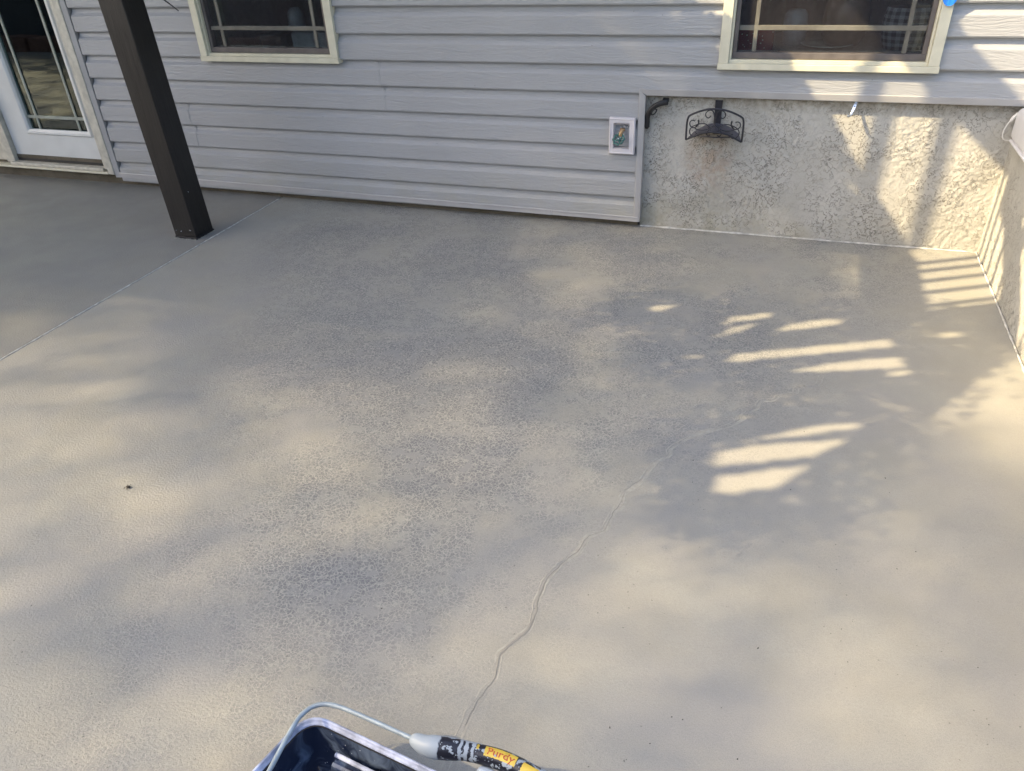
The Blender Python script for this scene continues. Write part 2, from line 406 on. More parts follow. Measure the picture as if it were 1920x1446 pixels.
# ------------------------------------------------------------------ house
HP = (-2.5, 0, 0)
house = tag(empty('house'), 'grey vinyl sided house wall with two windows, a glazed door and stucco panel', 'house')
LAP = .127; Z1 = .1675
WL = (-4.085, -3.203, .78, 1.95); WR = (-1.255, -.353, .787, 1.95)
TOPZ = 2.83
courses = {}
def course(k, x0, x1, dy=0.0):
    """one lap of dutch-lap siding: sloped cove on top, flat face below"""
    if x1-x0 < .004: return
    z = Z1+(k-1)*LAP
    zt = z+LAP+.002
    prof = [(-.0410, z), (-.0385, z+.0750), (-.0370, z+.0780), (-.0270, z+.0875), (-.0180, z+.0965), (-.0158, z+.103), (-.0152, z+.118), (-.0150, zt+.016), (-.0130, zt+.016), (-.0132, z+.116), (-.026, z+.083), (-.036, z+.003), (-.0165, z-.001), (-.0165, z-.003), (-.0380, z-.006)]
    prof = [(y-dy, q) for y, q in prof]
    n = max(1, int((x1-x0)/.5))
    bm = bmesh.new(); prism(bm, prof, list(np.linspace(x0, x1, n+1)))
    return fin(bm, 'siding_course', 'siding', house)
seams = {4: [-2.985], 5: [-2.985], 2: [-4.22], 3: [-4.22], 7: [-2.3], 1: [-2.4], 9: [-1.9]}
seams = {5: [-2.985], 4: [-2.972], 3: [-4.29], 2: [-4.275], 1: [], 0: []}
XR_J = -1.606
for k in range(0, 21):
    z0 = Z1+(k-1)*LAP; z1 = z0+LAP
    x_left = -4.955; x_right = XR_J+.004 if k <= 4 else 1.15
    spans = [(x_left, x_right)]
    if k == 0: pass
    if k >= 5:
        for (a, b, lo, hi) in (WL, WR):
            if z1 > lo+.05 and z0 < hi:
                ns = []
                for s in spans:
                    if b <= s[0] or a >= s[1]: ns.append(s)
                    else: ns += [(s[0], a+.012), (b-.012, s[1])]
                spans = ns
    for s in spans:
        cur = s[0]; cuts = [c for c in seams.get(k, []) if s[0] < c < s[1]]
        if k > 9: cuts = []
        for i, c in enumerate(cuts+[s[1]]):
            course(k, cur, c, .0022*((i+1) % 2)); cur = c-.012*(1 if i < len(cuts) else 0)
# lap under the window bottoms is whole across: the window trims stand proud of it
# bottom starter trim, slightly off level like the patio
def trimrun(name, p0, p1, w, depth, mat, lip=.004, proud=-.046):
    """horizontal trim between p0,p1 (x,z bottom)"""
    bm = bmesh.new(); secs = []
    for x, z in (p0, p1):
        secs.append([bm.verts.new((x, y, zz)) for y, zz in [(proud, z), (proud+.002, z+w*.8), (proud-.003, z+w*.86), (proud-.001, z+w), (proud+depth, z+w+.004), (proud+depth, z-.001)]])
    n = 6
    for i in range(n): bm.faces.new((secs[0][i], secs[0][(i+1) % n], secs[1][(i+1) % n], secs[1][i]))
    bm.faces.new(secs[0][::-1]); bm.faces.new(secs[1])
    return fin(bm, name, mat, house)
trimrun('starter_strip', (-4.975, .060), (-3.30, .046), .030, .030, 'trimgrey')
trimrun('starter_strip', (-3.304, .0462), (-2.05, .037), .028, .030, 'trimgrey', proud=-.0492)
trimrun('starter_strip', (-2.056, .037), (XR_J+.022, .034), .026, .030, 'trimgrey')
# J trim framing the stucco
def jvert(name, x0, x1, z0, z1, mat='trimgrey', y=-.050, mitre=True):
    bm = bmesh.new()
    w = x1-x0
    ztl = z1; ztr = z1-(w if mitre else 0)
    f = []
    for (zl, zr) in ((z0, z0), (ztl, ztr)):
        f.append([bm.verts.new(c) for c in [(x0, -.02, zl), (x0, y, zl), (x0+.003, y-.002, zl), (x1-.004, y+.001, zr), (x1, y+.002, zr), (x1, 0, zr)]])
    for i in range(6): bm.faces.new((f[0][i], f[0][(i+1) % 6], f[1][(i+1) % 6], f[1][i]))
    bm.faces.new(f[0][::-1]); bm.faces.new(f[1])
    return fin(bm, name, mat, house)
jvert('corner_trim', XR_J, XR_J+.031, .034, .692, y=-.045)
bm = bmesh.new(); f = []
for (x, xe) in ((XR_J+.0005, XR_J+.0315), (1.15, 1.15)):
    f.append([bm.verts.new(c) for c in [(xe, 0, .6615), (xe, -.0400, .6615), (xe-.002 if x < 0 else xe, -.0415, .664), (x, -.0465, .690), (x, -.042, .6925), (x, -.02, .6925)]])
for i in range(6): bm.faces.new((f[0][i], f[0][(i+1) % 6], f[1][(i+1) % 6], f[1][i]))
bm.faces.new(f[0][::-1]); bm.faces.new(f[1]); fin(bm, 'horizontal_trim', 'trimgrey', house)
# foundation below the siding, and sheathing behind everything
boxo('foundation', (-3.80, -.004, -.10), (XR_J+.018, .15, .15), 'foundation', house, .003)
boxo('foundation', (-9.0, .006, -.10), (-3.803, .15, .15), 'foundation', house, .003)
# backing wall with the openings left free
def backing(a, b): boxo('wall_backing', (a[0], -.0120, a[1]), (b[0], .13, b[1]), 'interior', house)
backing((-4.99, .152), (-4.06, 2.83)); backing((-4.06, .152), (-3.23, .80)); backing((-4.06, 1.93), (-3.23, 2.83)); backing((-3.23, .152), (XR_J+.012, 2.83))
backing((XR_J+.012, .70), (-1.23, 2.83)); backing((-1.23, .70), (-.38, .81)); backing((-1.23, 1.93), (-.38, 2.83)); backing((-.38, .70), (1.15, 2.83))
backing((-9.0, 2.12), (-4.99, 2.83))
# soffit
boxo('soffit', (-9.0, -.45, 2.832), (1.3, .2, 2.86), 'white', house)
boxo('roof', (-9.2, -.55, 2.862), (1.4, 3.6, 3.0), 'dkgrey', house)
# rooms behind the windows
def room(x0, x1, y1, z0, z1):
    bm = bmesh.new(); box(bm, (x0, .131, z0), (x1, y1, z1))
    for f_ in list(bm.faces):
        if f_.calc_center_median().y < .1315: bm.faces.remove(f_)
    me = bpy.data.meshes.new('room'); bmesh.ops.reverse_faces(bm, faces=bm.faces); bm.to_mesh(me); bm.free()
    o = link('room_interior', me, 'interior', house); return o
room(-4.9, -2.6, 2.6, .0, 2.5); room(-2.5, 1.0, 2.8, .0, 2.5); room(-8.9, -4.95, 3.2, .0, 2.3)

# ---- stucco with real trowelled relief
def stucco_h(u, v, seed):
    p = Vector((u, v, seed))
    w = Vector((noise.noise(p*9), noise.noise(p*9+Vector((7, 3, 1))), 0))*.045
    q = p+w
    a = noise.fractal(q*36, .55, 2.1, 4)
    reg = noise.noise(p*3.1+Vector((0, 0, 4)))*1.1+.15
    k = max(.12, min(1.0, .6+reg*1.5))
    h = max(-.12, min(.26, a*2.6))*k
    b = noise.fractal(q*58+Vector((3, 1, 0)), .6, 2.0, 3)
    h += max(-.16, min(.16, b*2.2))*k*k
    return h
def stucco_grid(name, org, du, dv, nrm, lu, lv, res, amp, seed, parent, skip=None):
    nu = int(lu/res); nv = int(lv/res); org = Vector(org); du = Vector(du); dv = Vector(dv); nrm = Vector(nrm)
    vs = []
    for j in range(nv+1):
        for i in range(nu+1):
            u = lu*i/nu; v = lv*j/nv
            h = stucco_h(u, v, seed)*amp
            vs.append(tuple(org+du*u+dv*v+nrm*h))
    fs = [(j*(nu+1)+i, j*(nu+1)+i+1, (j+1)*(nu+1)+i+1, (j+1)*(nu+1)+i) for j in range(nv) for i in range(nu)]
    me = bpy.data.meshes.new(name); me.from_pydata(vs, [], fs); me.update()
    me.polygons.foreach_set('use_smooth', [True]*len(me.polygons))
    return link(name, me, 'stucco', parent)
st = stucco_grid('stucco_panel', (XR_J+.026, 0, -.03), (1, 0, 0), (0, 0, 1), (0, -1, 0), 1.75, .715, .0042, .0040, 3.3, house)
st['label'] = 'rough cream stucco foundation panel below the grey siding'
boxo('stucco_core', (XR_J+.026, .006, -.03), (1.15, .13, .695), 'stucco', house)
# thin sealant line where stucco meets slab
bm = bmesh.new(); pts = [(x, -.008+.003*noise.noise(Vector((x*9, 1, 0))), .002) for x in np.linspace(XR_J+.03, -.003, 120)]
tube(bm, pts, [.0058+.004*noise.noise(Vector((p[0]*17, 0, 0))) for p in pts], 6, flat=(1, .7)); fin(bm, 'sealant_bead', 'paleline', house, True)

# low stucco wall on the right
lw = tag(empty('low_wall', (0, -2, 0)), 'low rough stucco wall running toward the camera at the right edge', 'wall')
LO = (0, -2, 0)
def inl(o): o.location = (-LO[0], -LO[1], -LO[2]); return o
s2 = inl(stucco_grid('stucco_face', (0, .002, -.03), (0, -1, 0), (0, 0, 1), (-1, 0, 0), 3.0, .568, .007, .0040, 8.1, lw))
inl(boxo('wall_core', (.007, -4.6, -.03), (.19, -.008, .529), 'stucco', lw, .0))
bm = bmesh.new(); pts = [(-.006, y, .003) for y in np.linspace(-.004, -4.5, 200)]
tube(bm, pts, [.004+.003*noise.noise(Vector((p[1]*17, 0, 4))) for p in pts], 6); inl(fin(bm, 'sealant_bead', 'paleline', lw, True))

# ------------------------------------------------------------------ windows
def window(spec, lbl, sash, muntin, screen, mz, mx, tape=False):
    x0, x1, z0, z1 = spec; tw = .046
    yo = -.064
    bm = bmesh.new()
    # mitre-less trim: sill butts under the side trims
    box(bm, (x0, yo, z0), (x1, -.002, z0+.026), .002)
    box(bm, (x0+.003, yo+.004, z0+.0262), (x0+tw, -.002, z1-.0262), .002)
    box(bm, (x1-tw, yo+.004, z0+.0262), (x1-.003, -.002, z1-.0262), .002)
    box(bm, (x0, yo, z1-.026), (x1, -.002, z1), .002)
    # stepped inner stop
    box(bm, (x0+tw+.0005, yo+.016, z0+.0262), (x1-tw-.0005, .02, z0+.041), .0015)
    box(bm, (x0+tw+.0005, yo+.018, z0+.0412), (x0+tw+.010, .02, z1-.0262), .0015)
    box(bm, (x1-tw-.010, yo+.018, z0+.0412), (x1-tw-.0005, .02, z1-.0262), .0015)
    w = fin(bm, 'window', 'almond', house); w['label'] = lbl
    ix0, ix1, iz0, iz1 = x0+tw+.011, x1-tw-.011, z0+.0425, z1-.03
    bm = bmesh.new(); sw = .026
    box(bm, (ix0, -.030, iz0), (ix1, .012, iz0+sw), .002); box(bm, (ix0, -.030, iz1-sw), (ix1, .012, iz1), .002)
    box(bm, (ix0, -.029, iz0+sw+.0002), (ix0+.018, .012, iz1-sw-.0002), .002); box(bm, (ix1-.018, -.029, iz0+sw+.0002), (ix1, .012, iz1-sw-.0002), .002)
    fin(bm, 'sash', sash, w)
    bm = bmesh.new(); box(bm, (ix0+.016, -.0205, iz0+.02), (ix1-.016, -.0195, iz1-.02)); fin(bm, 'insect_screen', screen, w)
    bm = bmesh.new(); box(bm, (ix0+.016, .006, iz0+.02), (ix1-.016, .009, iz1-.02)); fin(bm, 'pane', 'glass', w)
    for a in mx: boxo('muntin', (a-.009, -.010, iz0+sw), (a+.009, -.001, iz1-sw), muntin, w, .002)
    for a in mz: boxo('muntin', (ix0+.018, -.0105, a-.010), (ix1-.018, -.0005, a+.010), muntin, w, .002)
    return w
winL = window(WL, 'left almond trimmed window nearer the dark post', 'sash', 'muntin', 'screen_dark', [.943, 1.35, 1.80], [-3.944, -3.352])
winR = window(WR, 'right almond trimmed window above the stucco panel', 'sash', 'muntin', 'screen', [.953, 1.35, 1.80], [-1.108, -.496])
# painter's tape
bm = bmesh.new()
n = 14; fr = []; bk = []
for i in range(n+1):
    a = math.pi*i/n; x = -.377+.026*math.cos(a)*1.0; z = 1.072-.029*math.sin(a)
    fr.append(bm.verts.new((x, -.0665-.006*math.sin(a)**2, z))); bk.append(bm.verts.new((x, -.0620, z)))
t1 = [bm.verts.new((-.403, -.0665, 1.20)), bm.verts.new((-.351, -.0665, 1.20))]; t2 = [bm.verts.new((-.403, -.0620, 1.20)), bm.verts.new((-.351, -.0620, 1.20))]
bm.faces.new(fr+t1); bm.faces.new((bk+t2)[::-1])
for i in range(n): bm.faces.new((fr[i], fr[i+1], bk[i+1], bk[i]))
tag(fin(bm, 'tape_piece', 'blue'), 'bright blue piece of tape stuck on right trim of the right window', 'tape')

# ------------------------------------------------------------------ door
bm = bmesh.new()
box(bm, (-5.100, -.030, .297), (-5.0600, .03, 2.10)); 
for f_ in []: pass
bm.free()
dparts = []
bm = bmesh.new()
# slab built round its glass opening
DX0, DX1, GX0, GX1, GZ0, GZ1 = -5.868, -5.098, -5.668, -5.166, .322, 1.92
box(bm, (DX0, .010, .128), (DX1, .052, GZ0), .0); box(bm, (DX0, .010, GZ1), (DX1, .052, 2.06)); box(bm, (DX0, .010, GZ0), (GX0, .052, GZ1)); box(bm, (GX1, .010, GZ0), (DX1, .052, GZ1))
bmesh.ops.remove_doubles(bm, verts=bm.verts, dist=1e-5)
door = fin(bm, 'door', 'white', house); door['label'] = 'white glazed patio door'
def frame_prof(parent, name, mat, x0, x1, z0, z1, w, y0, y1, bev=.004):
    bm = bmesh.new()
    outer = [(x0, z0), (x1, z0), (x1, z1), (x0, z1)]; inner = [(x0+w, z0+w), (x1-w, z0+w), (x1-w, z1-w), (x0+w, z1-w)]
    m1 = [(x0+w*.25, z0+w*.25), (x1-w*.25, z0+w*.25), (x1-w*.25, z1-w*.25), (x0+w*.25, z1-w*.25)]
    m2 = [(x0+w*.6, z0+w*.6), (x1-w*.6, z0+w*.6), (x1-w*.6, z1-w*.6), (x0+w*.6, z1-w*.6)]
    R = []
    for pts, y in ((outer, y1), (m1, y0), (m2, y0+.001), (inner, y0+.009), (inner, y1)):
        R.append([bm.verts.new((x, y, z)) for x, z in pts])
    for a, b in zip(R[:-1], R[1:]):
        for k in range(4): bm.faces.new((a[k], a[(k+1) % 4], b[(k+1) % 4], b[k]))
    return fin(bm, name, mat, parent)
frame_prof(door, 'glazing_frame', 'white', -5.700, -5.134, .290, 1.95, .036, -.004, .0095)
boxo('pane', (GX0+.001, .028, GZ0+.001), (GX1-.001, .031, GZ1-.001), 'doorglass', door)
for a in (-5.588, -5.248): boxo('muntin', (a-.008, .0195, GZ0+.001), (a+.008, .0270, GZ1-.001), 'doormuntin', door, .001)
for a in (.402, 1.84): boxo('muntin', (GX0+.001, .0192, a-.009), (GX1-.001, .0272, a+.009), 'doormuntin', door, .001)
boxo('door_sweep', (DX0+.002, .004, .112), (DX1-.002, .05, .1275), 'rubber', door)
# frame
bm = bmesh.new()
box(bm, (-5.095, -.030, .100), (-5.052, .08, 2.12), .003); box(bm, (-5.0515, -.052, .075), (-5.001, .0, 2.16), .004)
box(bm, (-5.948, -.022, .100), (-5.874, .08, 2.12), .003)
df = fin(bm, 'door_frame', 'jamb', house)
jvert('door_side_trim', -5.0005, -4.962, .058, 2.2, y=-.046, mitre=False)
boxo('threshold', (-5.9, -.045, .088), (-5.095, .09, .108), 'jamb', df, .004)
boxo('sill_nose', (-7.0, -.055, .074), (-5.052, .05, .0875), 'almond', df, .003)
# next leaf to the left, fixed
bm = bmesh.new(); box(bm, (-6.95, -.004, .108), (-5.952, .05, .20)); box(bm, (-6.06, -.0045, .2), (-5.952, .05, 2.06)); box(bm, (-6.95, -.0045, .2), (-6.84, .05, 2.06)); box(bm, (-6.84, -.0045, 1.95), (-6.06, .05, 2.06))
fl = fin(bm, 'fixed_door_leaf', 'jamb', house)
boxo('pane', (-6.84, .02, .2), (-6.06, .023, 1.95), 'doorglass', fl)
bm = bmesh.new(); box(bm, (-9.0, -.03, .0), (-6.96, .12, 2.8)); fin(bm, 'far_wall', 'siding', house)

# ------------------------------------------------------------------ post
PB = Vector((-3.905, -.66, 0))
post = tag(empty('timber_post', PB), 'dark brown stained square timber post standing by the slab joint', 'post')
bm = bmesh.new(); box(bm, (-.0698, -.0698, .012), (.0698, .0698, 2.58), .004, 2)
for _ in range(1): pass
bmesh.ops.subdivide_edges(bm, edges=[e for e in bm.edges if abs(e.verts[0].co.z-e.verts[1].co.z) > 1], cuts=14)
for v in bm.verts:
    v.co.x += -.043*v.co.z+.0008*noise.noise(v.co*3); v.co.y += .0008*noise.noise(v.co*3+Vector((5, 0, 0)))
fin(bm, 'shaft', 'post', post)
bm = bmesh.new(); box(bm, (-.073, -.073, .0005), (.073, .073, .012), .003); fin(bm, 'base_plate', 'rubber', post)
for (x, y, z) in [(-.052, -.0705, .045), (-.02, -.0705, .042), (.042, -.0705, .05), (.0705, -.03, .25)]:
    bm = bmesh.new(); bmesh.ops.create_uvsphere(bm, u_segments=8, v_segments=5, radius=.0028, matrix=Matrix.Translation((x-.043*z, y, z))); fin(bm, 'nail_head', 'zinc', post, True)
# pale sealant crumbs at the foot
bm = bmesh.new()
for _ in range(46):
    if random.random() < .6: x, y = .073+random.random()*.008, random.uniform(-.07, .07)
    else: x, y = random.uniform(-.075, .073), -.073-random.random()*.008
    bmesh.ops.create_icosphere(bm, subdivisions=1, radius=random.uniform(.002, .0045), matrix=Matrix.Translation((x, y, .002)) @ Matrix.Diagonal((1.6, 1.2, .8, 1)))
o = fin(bm, 'sealant_crumbs', 'caulk', post, True); o['kind'] = 'stuff'

# ------------------------------------------------------------------ faucet in its mounting block
FB = Vector((-1.68, -.03, .47))
fa = tag(empty('hose_faucet', FB), 'outdoor faucet with green wheel handle inside a pale square mounting block', 'faucet')
bm = bmesh.new()
def ring(x0, x1, z0, z1, y): return [bm.verts.new((x-FB.x, y-FB.y, z-FB.z)) for x, z in ((x0, z0), (x1, z0), (x1, z1), (x0, z1))]
R = [ring(-1.743, -1.616, .384, .558, -.035), ring(-1.743, -1.616, .384, .558, -.060), ring(-1.738, -1.621, .389, .553, -.064), ring(-1.733, -1.626, .394, .548, -.061), ring(-1.722, -1.643, .409, .534, -.060), ring(-1.718, -1.647, .413, .530, -.022)]
for a, b in zip(R[:-1], R[1:]):
    for k in range(4): bm.faces.new((a[k], a[(k+1) % 4], b[(k+1) % 4], b[k]))
bm.faces.new(R[-1]); fin(bm, 'mounting_block', 'mountbox', fa)
c0 = Vector((-1.676, -.030, .497))-FB
bm = bmesh.new(); lathe(bm, [(.0, -.004), (.026, -.004), (.027, .003), (.020, .006), (.0, .006)], c0+Vector((0, .004, -.004)), 20, 'Y'); fin(bm, 'flange', 'zinc', fa, True)
bm = bmesh.new(); tube(bm, smoothpath([c0+Vector((0, 0, 0)), c0+Vector((-.002, -.030, .004)), c0+Vector((-.006, -.040, -.004)), c0+Vector((-.008, -.044, -.022))], 5), .0088, 12); 
bmesh.ops.create_cone(bm, cap_ends=True, segments=6, radius1=.013, radius2=.013, depth=.012, matrix=Matrix.Translation(c0+Vector((-.001, -.028, .006)))); fin(bm, 'spout', 'brass', fa, True)
# wheel handle: lobed rim with spokes
hc = Vector((-1.690, -.082, .462))-FB
hn = Vector((-.15, -.78, .6)).normalized(); ha = hn.cross(Vector((1, 0, 0))).normalized(); hb = hn.cross(ha)
bm = bmesh.new()
rim = []
for k in range(49):
    a = 2*math.pi*k/48; r = .0255*(1+.13*math.cos(8*a))
    rim.append(hc+(ha*math.cos(a)+hb*math.sin(a))*r)
tube(bm, rim, .0047, 8, cap=False)
for k in range(4):
    a = math.pi/2*k+.4; tube(bm, [hc, hc+(ha*math.cos(a)+hb*math.sin(a))*.024], .0036, 6)
tube(bm, [hc-hn*.02, hc+hn*.004], .0075, 10); fin(bm, 'wheel_handle', 'greenpaint', fa, True)
bm = bmesh.new(); tube(bm, [hc+hn*.004, hc+hn*.008], .0042, 8); fin(bm, 'handle_screw', 'zinc', fa, True)

# ------------------------------------------------------------------ hose hanger
HB = Vector((-1.235, -.008, .55))
hh = tag(empty('hose_hanger', HB), 'black wrought iron hose hanger with scrollwork on the stucco wall', 'hose hanger')
bm = bmesh.new(); box(bm, (-.0165, -.006, -.060), (.0165, .002, .094), .002); fin(bm, 'back_plate', 'iron', hh)
yF = -.105
def hp(x, z, y=None):
    bow = -.016*(1-(x/.13)**2)
    return Vector((x, (yF if y is None else y)+bow, z))
bm = bmesh.new()
arch = [(-.127, -.066), (-.128, .0), (-.124, .034), (-.112, .048), (-.075, .066), (-.035, .078), (0, .081), (.035, .078), (.075, .066), (.112, .048), (.124, .034), (.128, .0), (.127, -.066)]
tube(bm, smoothpath([hp(*a) for a in arch], 4), .0046, 8); fin(bm, 'arch_frame', 'iron', hh, True)
sad = [(-.127, -.066), (-.100, -.052), (-.07, -.036), (-.035, -.026), (0, -.022), (.035, -.026), (.07, -.036), (.100, -.052), (.127, -.066)]
bm = bmesh.new(); tube(bm, smoothpath([hp(*a) for a in sad], 3), .0042, 8); fin(bm, 'front_rail', 'iron', hh, True)
bm = bmesh.new(); a_ = [bm.verts.new(hp(*a)) for a in sad]; b_ = [bm.verts.new(Vector((a[0]*.82, .0, a[1]+.012))) for a in sad]
a2 = [bm.verts.new(hp(*a)-Vector((0, 0, .0018))) for a in sad]; b2 = [bm.verts.new(Vector((a[0]*.82, .0, a[1]+.0102))) for a in sad]
for i in range(8):
    bm.faces.new((a_[i], a_[i+1], b_[i+1], b_[i])); bm.faces.new((a2[i+1], a2[i], b2[i], b2[i+1])); bm.faces.new((a_[i], a2[i], a2[i+1], a_[i+1])); bm.faces.new((b_[i+1], b2[i+1], b2[i], b_[i]))
fin(bm, 'saddle', 'irongrey', hh, False)
bm = bmesh.new(); tube(bm, [hp(-.085, -.043), hp(0, -.046), hp(.085, -.043)], .003, 8); fin(bm, 'cross_rod', 'iron', hh, True)
def spiral(c, r0, turns, a0, sgn, tail=None, n=22):
    out = []
    for i in range(n+1):
        t = i/n; a = a0+sgn*turns*2*math.pi*t; r = r0*(.45+.55*t); out.append((c[0]+r*math.cos(a), c[1]+r*math.sin(a)))
    return out
for s in (-1, 1):
    m = lambda P: [hp(s*x, z) for x, z in P]
    curves = [
        spiral((.098, .012), .025, .95, 2.2, -1),
        [(.020, -.004), (.04, .012), (.065, .012), (.095, .0), (.108, -.012), (.112, -.026), (.106, -.042), (.09, -.05), (.08, -.045), (.078, -.034), (.086, -.028)],
        [(0.075, .03), (.073, .014), (.088, -.010), (.06, -.016), (.03, -.01), (.0, .012)],
        [(.020, .050), (.030, .040), (.042, .046), (.044, .060), (.034, .072), (.018, .074), (.008, .062), (.002, .035), (.0, .01)],
        [(.016, -.010), (.028, -.018), (.034, -.030), (.026, -.040), (.016, -.036)],
    ]
    for cu_ in curves:
        bm = bmesh.new(); tube(bm, smoothpath(m(cu_), 4), .0026, 6); fin(bm, 'scroll', 'iron', hh, True)

# curved black bracket at the trim corner
bk = Vector((-1.55, -.01, .60))
bm = bmesh.new()
path = smoothpath([(-1.567, -.022, .512), (-1.566, -.026, .545), (-1.560, -.032, .575), (-1.545, -.040, .600), (-1.525, -.042, .617), (-1.500, -.040, .628), (-1.472, -.030, .634)], 5)
br = tag(empty('corner_bracket', bk), 'black curved bracket in the upper left corner of the stucco', 'bracket')
tube(bm, [Vector(p)-bk for p in path], [.0150-.003*math.sin(i/len(path)*3.14) for i in range(len(path))], 10, flat=(1, .75)); fin(bm, 'curved_arm', 'rubber', br, True)
bm = bmesh.new(); cc = Vector((-1.530, -.050, .590))-bk; lp = []
for k in range(25):
    a = 2*math.pi*k/24; x, z = .016*math.cos(a), .008*math.sin(a); lp.append(cc+Vector((x*.6-z*.8, 0, x*.8+z*.6)))
tube(bm, lp, .0033, 6, cap=False); fin(bm, 'loop', 'rubber', br, True)
bm = bmesh.new(); box(bm, (-1.497-bk.x, -.034-bk.y, .626-bk.z), (-1.470-bk.x, .004-bk.y, .645-bk.z), .003); fin(bm, 'mounting_foot', 'rubber', br)
bm = bmesh.new(); box(bm, (-1.574-bk.x, -.026-bk.y, .503-bk.z), (-1.558-bk.x, .004-bk.y, .535-bk.z), .003); fin(bm, 'mounting_foot', 'rubber', br)

# small perforated metal hook
hk = Vector((-.648, -.006, .66))
ho = tag(empty('metal_hook', hk), 'small perforated galvanised strap hook hanging below the siding trim', 'hook')
bm = bmesh.new()
P = [Vector(p)-hk for p in [(-.640, -.012, .672), (-.645, -.016, .650), (-.651, -.026, .628), (-.655, -.033, .616)]]
wv = Vector((1, 0, .15)).normalized()*.0062; th = Vector((0, -.0016, 0))
R = []
for p in P: R.append([bm.verts.new(p-wv), bm.verts.new(p+wv), bm.verts.new(p+wv+th), bm.verts.new(p-wv+th)])
for a, b in zip(R[:-1], R[1:]):
    for k in range(4): bm.faces.new((a[k], a[(k+1) % 4], b[(k+1) % 4], b[k]))
bm.faces.new(R[0][::-1]); bm.faces.new(R[-1]); fin(bm, 'strap', 'zinc', ho)
for p in (Vector((-.6425, -.0165, .658)), Vector((-.648, -.0235, .638))):
    bm = bmesh.new(); bmesh.ops.create_cone(bm, cap_ends=True, segments=12, radius1=.0024, radius2=.0024, depth=.0008, matrix=Matrix.Translation(p-hk) @ Matrix.Rotation(math.radians(75), 4, 'X')); fin(bm, 'hole', 'rubber', ho)
bm = bmesh.new(); tube(bm, smoothpath([Vector(p)-hk for p in [(-.655, -.034, .618), (-.659, -.042, .606), (-.666, -.052, .600), (-.671, -.060, .602), (-.669, -.064, .610)]], 4), [.0062, .006, .0058, .0056, .0055, .0055, .0054, .0053, .0052, .005, .005, .005, .0048, .0046, .0044, .004, .0035], 8, flat=(1, .5)); fin(bm, 'hook_tip', 'zinc', ho, True)

# white housing on the low wall and its cable
UB = Vector((.166, -.34, .530))
ub = tag(empty('white_housing', UB), 'white rounded plastic housing on top of the low wall at the right edge', 'housing')
bm = bmesh.new(); box(bm, (-.192, -.30, .002), (.16, .292, .135), .028, 4); fin(bm, 'cover', 'plasticwhite', ub, True)
bm = bmesh.new(); box(bm, (-.196, -.31, .0), (.165, .255, .010), .004, 2); fin(bm, 'base_tray', 'plasticwhite', ub, True)
bm = bmesh.new(); cp = smoothpath([(.03, -.062, .652), (.0, -.066, .650), (-.022, -.070, .640), (-.037, -.072, .622), (-.052, -.074, .590), (-.057, -.075, .560), (-.052, -.075, .540), (-.040, -.074, .532), (-.018, -.072, .530), (-.0, -.07, .534)], 5)
cb = tag(empty('white_cable', (-.04, -.07, .58)), 'thin white cable looping in front of the white housing', 'cable'); co = Vector(cb.location)
tube(bm, [Vector(p)-co for p in cp], .0026, 8); fin(bm, 'wire', 'cable', cb, True)
bm = bmesh.new(); tube(bm, [Vector(p)-co for p in [(-.018, -.071, .645), (-.022, -.071, .640), (-.034, -.072, .626), (-.040, -.073, .614), (-.043, -.073, .606)]], [.0035, .0065, .007, .0065, .0035], 10); fin(bm, 'connector', 'cable', cb, True)

# thin dark stick poking into view at the top
bm = bmesh.new(); tube(bm, [(-4.05, -.5, 1.275), (-3.93, -.5, 1.192), (-3.846, -.5, 1.135), (-3.80, -.5, 1.104), (-3.777, -.5, 1.087)], [.004, .0038, .0035, .003, .002], 7)
tag(fin(bm, 'thin_rod', 'rubber', None, True), 'thin black rod hanging diagonally beside the left window', 'rod')
# dead insect / leaf crumb on the slab
bm = bmesh.new(); bmesh.ops.create_icosphere(bm, subdivisions=2, radius=.006, matrix=Matrix.Translation((-2.672, -2.522, .004)) @ Matrix.Diagonal((1.3, .8, .6, 1)))
for a in (.3, 1.4, 2.4, 3.9, 5.1): tube(bm, [(-2.672, -2.522, .004), (-2.672+.010*math.cos(a), -2.522+.009*math.sin(a), .006), (-2.672+.013*math.cos(a), -2.522+.012*math.sin(a), .001)], .0007, 5)
for v in bm.verts: v.co += Vector((1, 1, .3))*.0012*noise.noise(v.co*300)
tag(fin(bm, 'dead_insect', 'dirtdark', None, True), 'tiny dark dead insect lying on the patio at left', 'insect')
# loose grit on the slab
bm = bmesh.new()
for _ in range(65):
    x = random.gauss(-.75, .45); y = random.gauss(-2.35, .35)
    if random.random() < .35: x = random.uniform(-3.6, -.2); y = random.uniform(-3.2, -.3)
    if x > -.03: continue
    r = random.uniform(.0006, .0015)
    bmesh.ops.create_icosphere(bm, subdivisions=1, radius=r, matrix=Matrix.Translation((x, y, r*.4)) @ Matrix.Rotation(random.random()*6, 4, 'Z') @ Matrix.Diagonal((random.uniform(1, 2.4), 1, .6, 1)))
tag(fin(bm, 'grit', 'dirtdark'), 'dark grit specks scattered over the patio', 'grit', kind='stuff')

